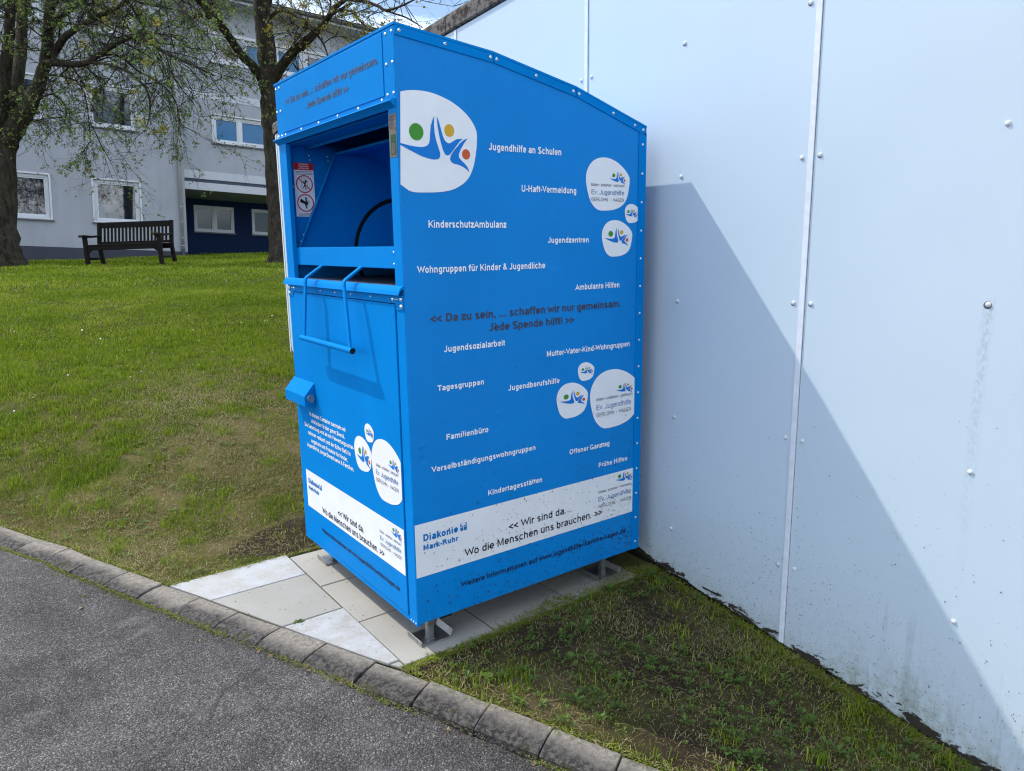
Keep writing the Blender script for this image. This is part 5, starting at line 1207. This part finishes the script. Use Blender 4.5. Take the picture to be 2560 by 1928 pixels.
blades(-8.5, -1.8, 9.0, 15.0, 480, .025, .055, .009, None, .7)
blades(-1.8, 7.0, 9.0, 15.0, 1100, .022, .050, .0065, None, .7)
blades(-1.6, 9.5, 15.0, 26.0, 420, .03, .065, .011, None, .7)
def tufts(n_, x0, x1, y0, y1, hmin, hmax, keepf=None):
    cx, cy = nr.uniform(x0, x1, n_), nr.uniform(y0, y1, n_)
    for a, b in zip(cx, cy):
        if not inside(np.array([a]), np.array([b]))[0] or dryness(np.array([a]), np.array([b]))[0] > .55 and nr.random() < .6: continue
        sc_ = nr.uniform(.02, .07); k_ = int(nr.uniform(14, 60))
        edge_pts(a + nr.normal(0, sc_, k_), b + nr.normal(0, sc_, k_), hmin, hmax)
def edge_pts(x, y, hmin, hmax):
    global cnt
    k_ = inside(x, y) & ((np.hypot((x - .18) / .60, (y - 1.35) / .22) > 1) | (nr.random(len(x)) < .12)); x, y = x[k_], y[k_]; n_ = len(x)
    if not n_: return
    z = g(x, y) - .004; h = nr.uniform(hmin, hmax, n_); an = nr.uniform(0, 2 * np.pi, n_); dx, dy = np.cos(an), np.sin(an); ww = .0014 * nr.uniform(.7, 1.5, n_) * (1 + np.maximum(0, y - 2) * .25); ln = nr.uniform(.15, .9, n_)
    b = np.stack([x, y, z], 1); S_ = np.stack([-dy * ww, dx * ww, 0 * ww], 1); m1 = b + np.stack([dx * h * ln * .35, dy * h * ln * .35, h * .6], 1); tip = b + np.stack([dx * h * ln, dy * h * ln, h * (1 - .35 * ln)], 1); i0 = np.arange(n_) * 5 + cnt
    BV_.append(np.stack([b - S_, b + S_, m1 + S_ * .8, m1 - S_ * .8, tip], 1).reshape(-1, 3)); BF_.append(np.stack([i0, i0 + 1, i0 + 2, i0 + 3], 1)); BF_.append(np.stack([i0 + 3, i0 + 2, i0 + 4, i0 + 4], 1))
    BR_.append(np.repeat(np.clip(nr.normal(.62, .2, n_), 0, 1), 5)); BD_.append(np.zeros(n_ * 5)); cnt += n_ * 5
tufts(420, -1.1, 1.2, 1.2, 3.4, .025, .055)
tufts(420, -1.2, 1.2, 3.4, 6.0, .03, .06)
tufts(45, -.1, 1.2, -1.8, -.06, .025, .055)
# ragged edge where the turf creeps over the slabs, and clippings lying on them
def edge_strip(fn_xy, n_, hmin, hmax, w_, dmul):
    global cnt
    x, y = fn_xy(n_); z = g(x, y) - .002; n_ = len(x); h = nr.uniform(hmin, hmax, n_); an = nr.uniform(0, 2 * np.pi, n_); dx, dy = np.cos(an), np.sin(an); ww = w_ * nr.uniform(.6, 1.2, n_)
    b = np.stack([x, y, z], 1); S_ = np.stack([-dy * ww, dx * ww, 0 * ww], 1); up = nr.uniform(.08, .55, n_)
    m1 = b + np.stack([dx * h * .5, dy * h * .5, h * up * .7], 1); tip = b + np.stack([dx * h, dy * h, h * up * .5], 1); i0 = np.arange(n_) * 5 + cnt
    BV_.append(np.stack([b - S_, b + S_, m1 + S_ * .8, m1 - S_ * .8, tip], 1).reshape(-1, 3)); BF_.append(np.stack([i0, i0 + 1, i0 + 2, i0 + 3], 1)); BF_.append(np.stack([i0 + 3, i0 + 2, i0 + 4, i0 + 4], 1))
    BR_.append(np.repeat(nr.random(n_), 5)); BD_.append(np.repeat((nr.random(n_) < dmul).astype(float), 5)); cnt += n_ * 5
def e1(n_):
    x = nr.uniform(-.08, 1.22, n_); y = -.055 + np.abs(nr.normal(0, .030, n_)) * np.clip((x - .15) / .6, .12, 1.6) * (.4 + 1.2 * vnoise(x, x * 0, 9, 77)); return x, y
edge_strip(e1, 5200, .012, .042, .0012, .35)
def e2(n_):
    x = nr.uniform(-.6, .6, n_); y = 1.17 - np.abs(nr.normal(0, .012, n_)) + .02 * nr.random(n_); return x, y
edge_strip(e2, 1500, .010, .030, .0012, .5)
def e3(n_):   # along the kerb
    y = nr.uniform(-2.0, 3.4, n_); y = y[(y < -.05) | (y > 1.18)]; x = xk(y) + .012 + nr.normal(0, .010, len(y)) * 1.2; return x, y
edge_strip(e3, 5200, .012, .038, .0013, .4)
def e5(n_):   # up against the cladding
    y = nr.uniform(-1.9, 0.0, n_); x = 1.226 - np.abs(nr.normal(0, .018, n_)); return x, y
edge_strip(e5, 3600, .018, .055, .0013, .35)
def e6(n_):   # dead stems and mown hay lying about in the small lawn
    x = nr.uniform(-.1, 1.2, n_); y = nr.uniform(-1.8, -.06, n_); k_ = inside(x, y) & (nr.random(n_) < .25 + vnoise(x + 3, y + 9, 3.3, 41)); return x[k_], y[k_]
edge_strip(e6, 9000, .015, .060, .0010, .92)
def e7(n_):
    x = nr.uniform(-1.0, 1.2, n_); y = nr.uniform(1.2, 4.4, n_); k_ = inside(x, y) & (nr.random(n_) < 1.2 * dryness(x, y)); return x[k_], y[k_]
edge_strip(e7, 30000, .015, .050, .0012, .95)
def e4(n_):   # loose clippings on the slabs at the wall end
    x = np.clip(1.12 - np.abs(nr.normal(0, .20, n_)), .45, 1.2); y = nr.normal(.06, .09, n_); return x, y
edge_strip(e4, 900, .010, .045, .0009, .75)
def e8(n_):   # moss and grass in the joint between kerb and asphalt
    y = nr.uniform(-1.6, 2.4, n_); k_ = nr.random(n_) < np.where(y > .45, .25 + .9 * (vnoise(y, y * 0 + 3, 2.3, 61) > .35), .05 + .55 * (vnoise(y, y * 0 + 3, 3.1, 61) > .62)); y = y[k_]; nn = np.array([kn(float(v))[:2] for v in y]); off = .131 + np.abs(nr.normal(0, .011, len(y))); return xk(y) + nn[:, 0] * off, y + nn[:, 1] * off
_g = g
def g(x, y): return -.1195 + 0 * x
def e9(n_):   # moss threads in the slab joints
    L_ = [(-.076, -.03, -.076, 1.14), (.320, -.03, .320, 1.13), (.714, -.03, .714, 1.1), (-.076, .354, .32, .354), (-.076, .745, .32, .745), (-.29, .5055, -.076, .5055), (-.48, .912, -.076, .912), (.32, .187, .714, .187), (.32, .58, .714, .58)]
    k_ = nr.integers(0, len(L_), n_); t = nr.random(n_); A = np.array(L_)[k_]; ok = vnoise(A[:, 0] * 9 + t * 14, A[:, 1] * 9, 1.0, 71) > .42
    return (A[:, 0] + (A[:, 2] - A[:, 0]) * t)[ok] + nr.normal(0, .0012, ok.sum()), (A[:, 1] + (A[:, 3] - A[:, 1]) * t)[ok] + nr.normal(0, .0012, ok.sum())
edge_strip(e9, 3600, .003, .009, .0009, .35)
def g(x, y): return zk(y) - .011
edge_strip(e8, 5200, .006, .020, .0012, .45)
g = _g
F_ = np.concatenate(BF_); quads = F_[F_[:, 2] != F_[:, 3]]; tris = F_[F_[:, 2] == F_[:, 3]] if False else None
V_ = np.concatenate(BV_)
# blade tips are drawn as quads folded at the tip
tipm = np.concatenate([f for f in BF_ if (len(f) and f[0, 2] == f[0, 3])]) if any(len(f) and f[0, 2] == f[0, 3] for f in BF_) else None
me = bpy.data.meshes.new('grass'); bodyf = np.concatenate([f for f in BF_ if len(f) and f[0, 2] != f[0, 3] and (f[0, 3] - f[0, 0]) == 3]); tipf = np.concatenate([f for f in BF_ if len(f) and (f[0, 3] == f[0, 2])])[:, :3]
me.vertices.add(len(V_)); me.vertices.foreach_set('co', V_.astype(np.float32).ravel())
lv = np.concatenate([bodyf.ravel(), tipf.ravel()]).astype(np.int32); me.loops.add(len(lv)); me.loops.foreach_set('vertex_index', lv)
ls = np.concatenate([np.arange(len(bodyf)) * 4, len(bodyf) * 4 + np.arange(len(tipf)) * 3]).astype(np.int32); me.polygons.add(len(ls)); me.polygons.foreach_set('loop_start', ls)
me.materials.append(M_GRASS); me.update(calc_edges=True)
for n_, a in (('rnd', np.concatenate(BR_)), ('dry', np.concatenate(BD_))):
    at_ = me.attributes.new(n_, 'FLOAT', 'POINT'); at_.data.foreach_set('value', a.astype(np.float32))
go = bpy.data.objects.new('grass', me); COL.objects.link(go); tag(go, 'short mown grass growing on the lawn', 'grass', kind='stuff')

# broad leaved weeds and clover in the turf
M_WEED = leaf_mat('weed_leaves', (0.05, 0.10, 0.012), (0.085, 0.15, 0.022), (0.15, 0.21, 0.045))
def rosette(L, p, n_, s_, up):
    a0 = nr.random() * 6.28
    for k in range(n_):
        an = a0 + 6.283 * k / n_ + nr.normal(0, .25); d = np.array([math.cos(an), math.sin(an), 0]); sd = np.array([-d[1], d[0], 0]); l = s_ * nr.uniform(.65, 1.2); u_ = up * nr.uniform(.5, 1.4); ww = l * nr.uniform(.24, .36)
        b = p + d * l * .12; m_ = p + d * l * .6 + np.array([0, 0, l * u_]); t = p + d * l + np.array([0, 0, l * u_ * .75]); c_ = np.array([0, 0, -l * .07])
        L.add([b, m_ + sd * ww, t, m_ + c_], [(0, 1, 2, 3)]); L.add([b, m_ + c_, t, m_ - sd * ww], [(0, 1, 2, 3)])
L = Fast()
for _ in range(2100):
    x, y = nr.uniform(-.1, 1.21), nr.uniform(-1.75, -.06)
    if not inside(np.array([x]), np.array([y]))[0] or nr.random() > np.clip((fb(np.array([x + 60]), np.array([y + 60]), 2.6, 15)[0] - .34) * 3.6, .03, 1): continue
    s_ = .007 + .022 * nr.random() ** 2.2; rosette(L, np.array([x, y, g1(x, y) + nr.uniform(.004, .018)]), nr.integers(3, 8), s_, nr.uniform(.15, .7))
for _ in range(1500):
    x, y = nr.uniform(-1.2, 1.2), nr.uniform(1.2, 4.6)
    if not inside(np.array([x]), np.array([y]))[0] or nr.random() > np.clip((fb(np.array([x + 60]), np.array([y + 60]), 1.3, 15)[0] - .45) * 4, .02, .9): continue
    rosette(L, np.array([x, y, g1(x, y) + .008]), nr.integers(3, 6), nr.uniform(.014, .03), .3)
tag(L.build('clover', M_WEED), 'clover and broad leaved weeds in the turf', 'ground cover', kind='stuff')

# daisies
M_PETAL = plain('daisy_petals', (0.75, 0.75, 0.74), .6, var=.05); M_EYE = plain('daisy_centre', (0.55, 0.40, 0.04), .7, var=.1)
q = MB()
for _ in range(520):
    y = nr.uniform(2.6, 13.0); x = nr.uniform(-1.1 + .02 * y, min(1.15, 1.15) if y < 4.7 else 1.2 + (y - 4.6) * .38)
    if fb(np.array([x + 15]), np.array([y + 15]), .55, 91)[0] < .50 or not inside(np.array([x]), np.array([y]))[0]: continue
    s_ = nr.uniform(.004, .0075) * (1 + y * .02); c_ = Vector((x, y, g1(x, y) + nr.uniform(.02, .035))); tx, ty = nr.normal(0, .3), nr.normal(-.25, .3)
    ppts = [c_ + Vector((math.cos(6.283 * k / 8) * s_, math.sin(6.283 * k / 8) * s_, math.cos(6.283 * k / 8) * s_ * tx + math.sin(6.283 * k / 8) * s_ * ty)) for k in range(8)]
    q.add(ppts, [tuple(range(8))], 0); q.dome(c_ + Vector((0, 0, .0005)), (tx * -.5, -ty * .5, 1), s_ * .3, s_ * .2, 1, 5)
tag(obj('daisies', q, [M_PETAL, M_EYE]), 'scattered white daisies in the grass', 'flowers', kind='stuff')

# single weed tufts in the joints of the kerb
def tuft(label, x, y, n_, s_, z=None):
    L = Fast(); zz = (float(zk(y)) - .030) if z is None else z
    for _ in range(n_):
        an = nr.uniform(0, 6.28); d = np.array([math.cos(an), math.sin(an), 0]); sd = np.array([-d[1], d[0], 0]); h = s_ * nr.uniform(.5, 1.2); u_ = nr.uniform(.25, 1.1); w_ = .0016 + .0022 * nr.random(); b = np.array([x, y, zz]) + np.array([nr.normal(0, s_ * .38), nr.normal(0, s_ * .38), 0])
        m_ = b + d * h * .45 + np.array([0, 0, h * u_ * .6]); t = b + d * h + np.array([0, 0, h * u_ * .55]); L.add([b - sd * w_, b + sd * w_, m_ + sd * w_ * 1.5, m_ - sd * w_ * 1.5], [(0, 1, 2, 3)]); L.add([m_ - sd * w_ * 1.5, m_ + sd * w_ * 1.5, t + sd * w_ * .2, t - sd * w_ * .2], [(0, 1, 2, 3)])
    for _ in range(max(2, n_ // 12)): rosette(L, np.array([x + nr.normal(0, s_ * .4), y + nr.normal(0, s_ * .4), zz + .004]), 5, s_ * .45, .4)
    tag(L.build('weed_tuft', M_WEED), label, 'weed', 'weed tufts along the kerb')
    return
tuft('largest dense green weed tuft against the kerb, between asphalt and stone, near the pavement corner', -.225, -.135, 60, .030)
tuft('smaller pale weed tuft on the asphalt edge just beside the largest tuft', -.180, -.205, 34, .024)
tuft('long low grass tuft in the asphalt joint farthest along the kerb by the lawn', -.905, 1.33, 70, .036)
tuft('bright green weed tuft at the kerb joint beside the middle pale slab', -.620, .835, 44, .026)
tuft('tiny weed tuft in the kerb joint nearest the bloom stained slab', -.555, .672, 24, .020)
tuft('little dark weed tuft growing between two pale slabs and the kerb', -.268, .505, 22, .016, -.118)

tuft('low sprawling grass tuft at the road edge, next beyond the bright green one', -.735, 1.07, 46, .026)
# crumbs, moss and dead leaves in the gutter between kerb and asphalt
M_CRUMB = plain('gutter_crumbs', (0.13, 0.11, 0.09), .95, var=.5, scale=60); M_MOSS = plain('moss', (0.075, 0.085, 0.015), .95, var=.4, scale=90); M_DLEAF = plain('dead_leaf', (0.24, 0.17, 0.10), .8, var=.3, scale=60)
q = MB()
for _ in range(4200):
    y = nr.uniform(-1.6, 2.6); nn = kn(y); off = .131 + abs(nr.normal(0, .022)) * (1 + 1.6 * float(vnoise(np.array([y]), np.array([0.0]), 3.1, 5)[0])); k_ = nr.random()
    c_ = Vector((float(xk(y)) + nn.x * off, y + nn.y * off, float(road_z(0, y)) + .001)); s_ = nr.uniform(.0008, .0026) * (1.8 if nr.random() < .05 else 1)
    mt = 1 if vnoise(np.array([y]), np.array([5.0]), 2.6, 12)[0] > (.30 if y > .5 else .55) and nr.random() < .8 else 0
    q.dome(c_, (nr.normal(0, .3), nr.normal(0, .3), 1), s_, s_ * nr.uniform(.5, 1.1), mt, 5)
for x_, y_, s_ in [(-.43, .34, .016), (-.46, .40, .011), (-.36, .16, .012), (-.62, .62, .010), (-.10, -.36, .013), (.05, -.62, .012), (-.30, .02, .010), (-.95, 1.2, .013)]:
    an = nr.random() * 6.28; z_ = float(road_z(x_, y_)) + .004
    q.add([(x_ + math.cos(an + t) * s_ * r_, y_ + math.sin(an + t) * s_ * r_, z_ + .004 * math.sin(t * 2 + an)) for t, r_ in ((0, 1), (.7, .6), (1.6, .75), (2.6, .55), (3.14, 1), (3.9, .5), (4.7, .8), (5.5, .5))], [tuple(range(8))], 2)
for _ in range(420):   # grit lying on slabs and lawn edge
    x_, y_ = nr.uniform(-.45, 1.05), nr.uniform(-.02, 1.12); s_ = nr.uniform(.0008, .0028); q.dome((x_, y_, -.1145), (0, 0, 1), s_, s_ * .7, 0, 5)
tag(obj('gutter_debris', q, [M_CRUMB, M_MOSS, M_DLEAF]), 'crumbs, moss and dead leaves along the kerb', 'debris', kind='stuff')
# moss and soil in the slab joints
jl = [(float(xk(y)) + .001, y) for y in (-.04, .2, .45, .7, .95, 1.17)]
q = MB().prism([(1.11, -.04), (1.11, 1.17)] + jl[::-1], lambda a, b, d: (a, b, d), -.15, -.1225); tag(obj('joint_soil', q, plain('joint_soil', (0.045, 0.048, 0.020), .95, var=.5, scale=40, bump=.5, bscale=120)), 'dark mossy soil in the slab joints', 'soil', kind='structure')
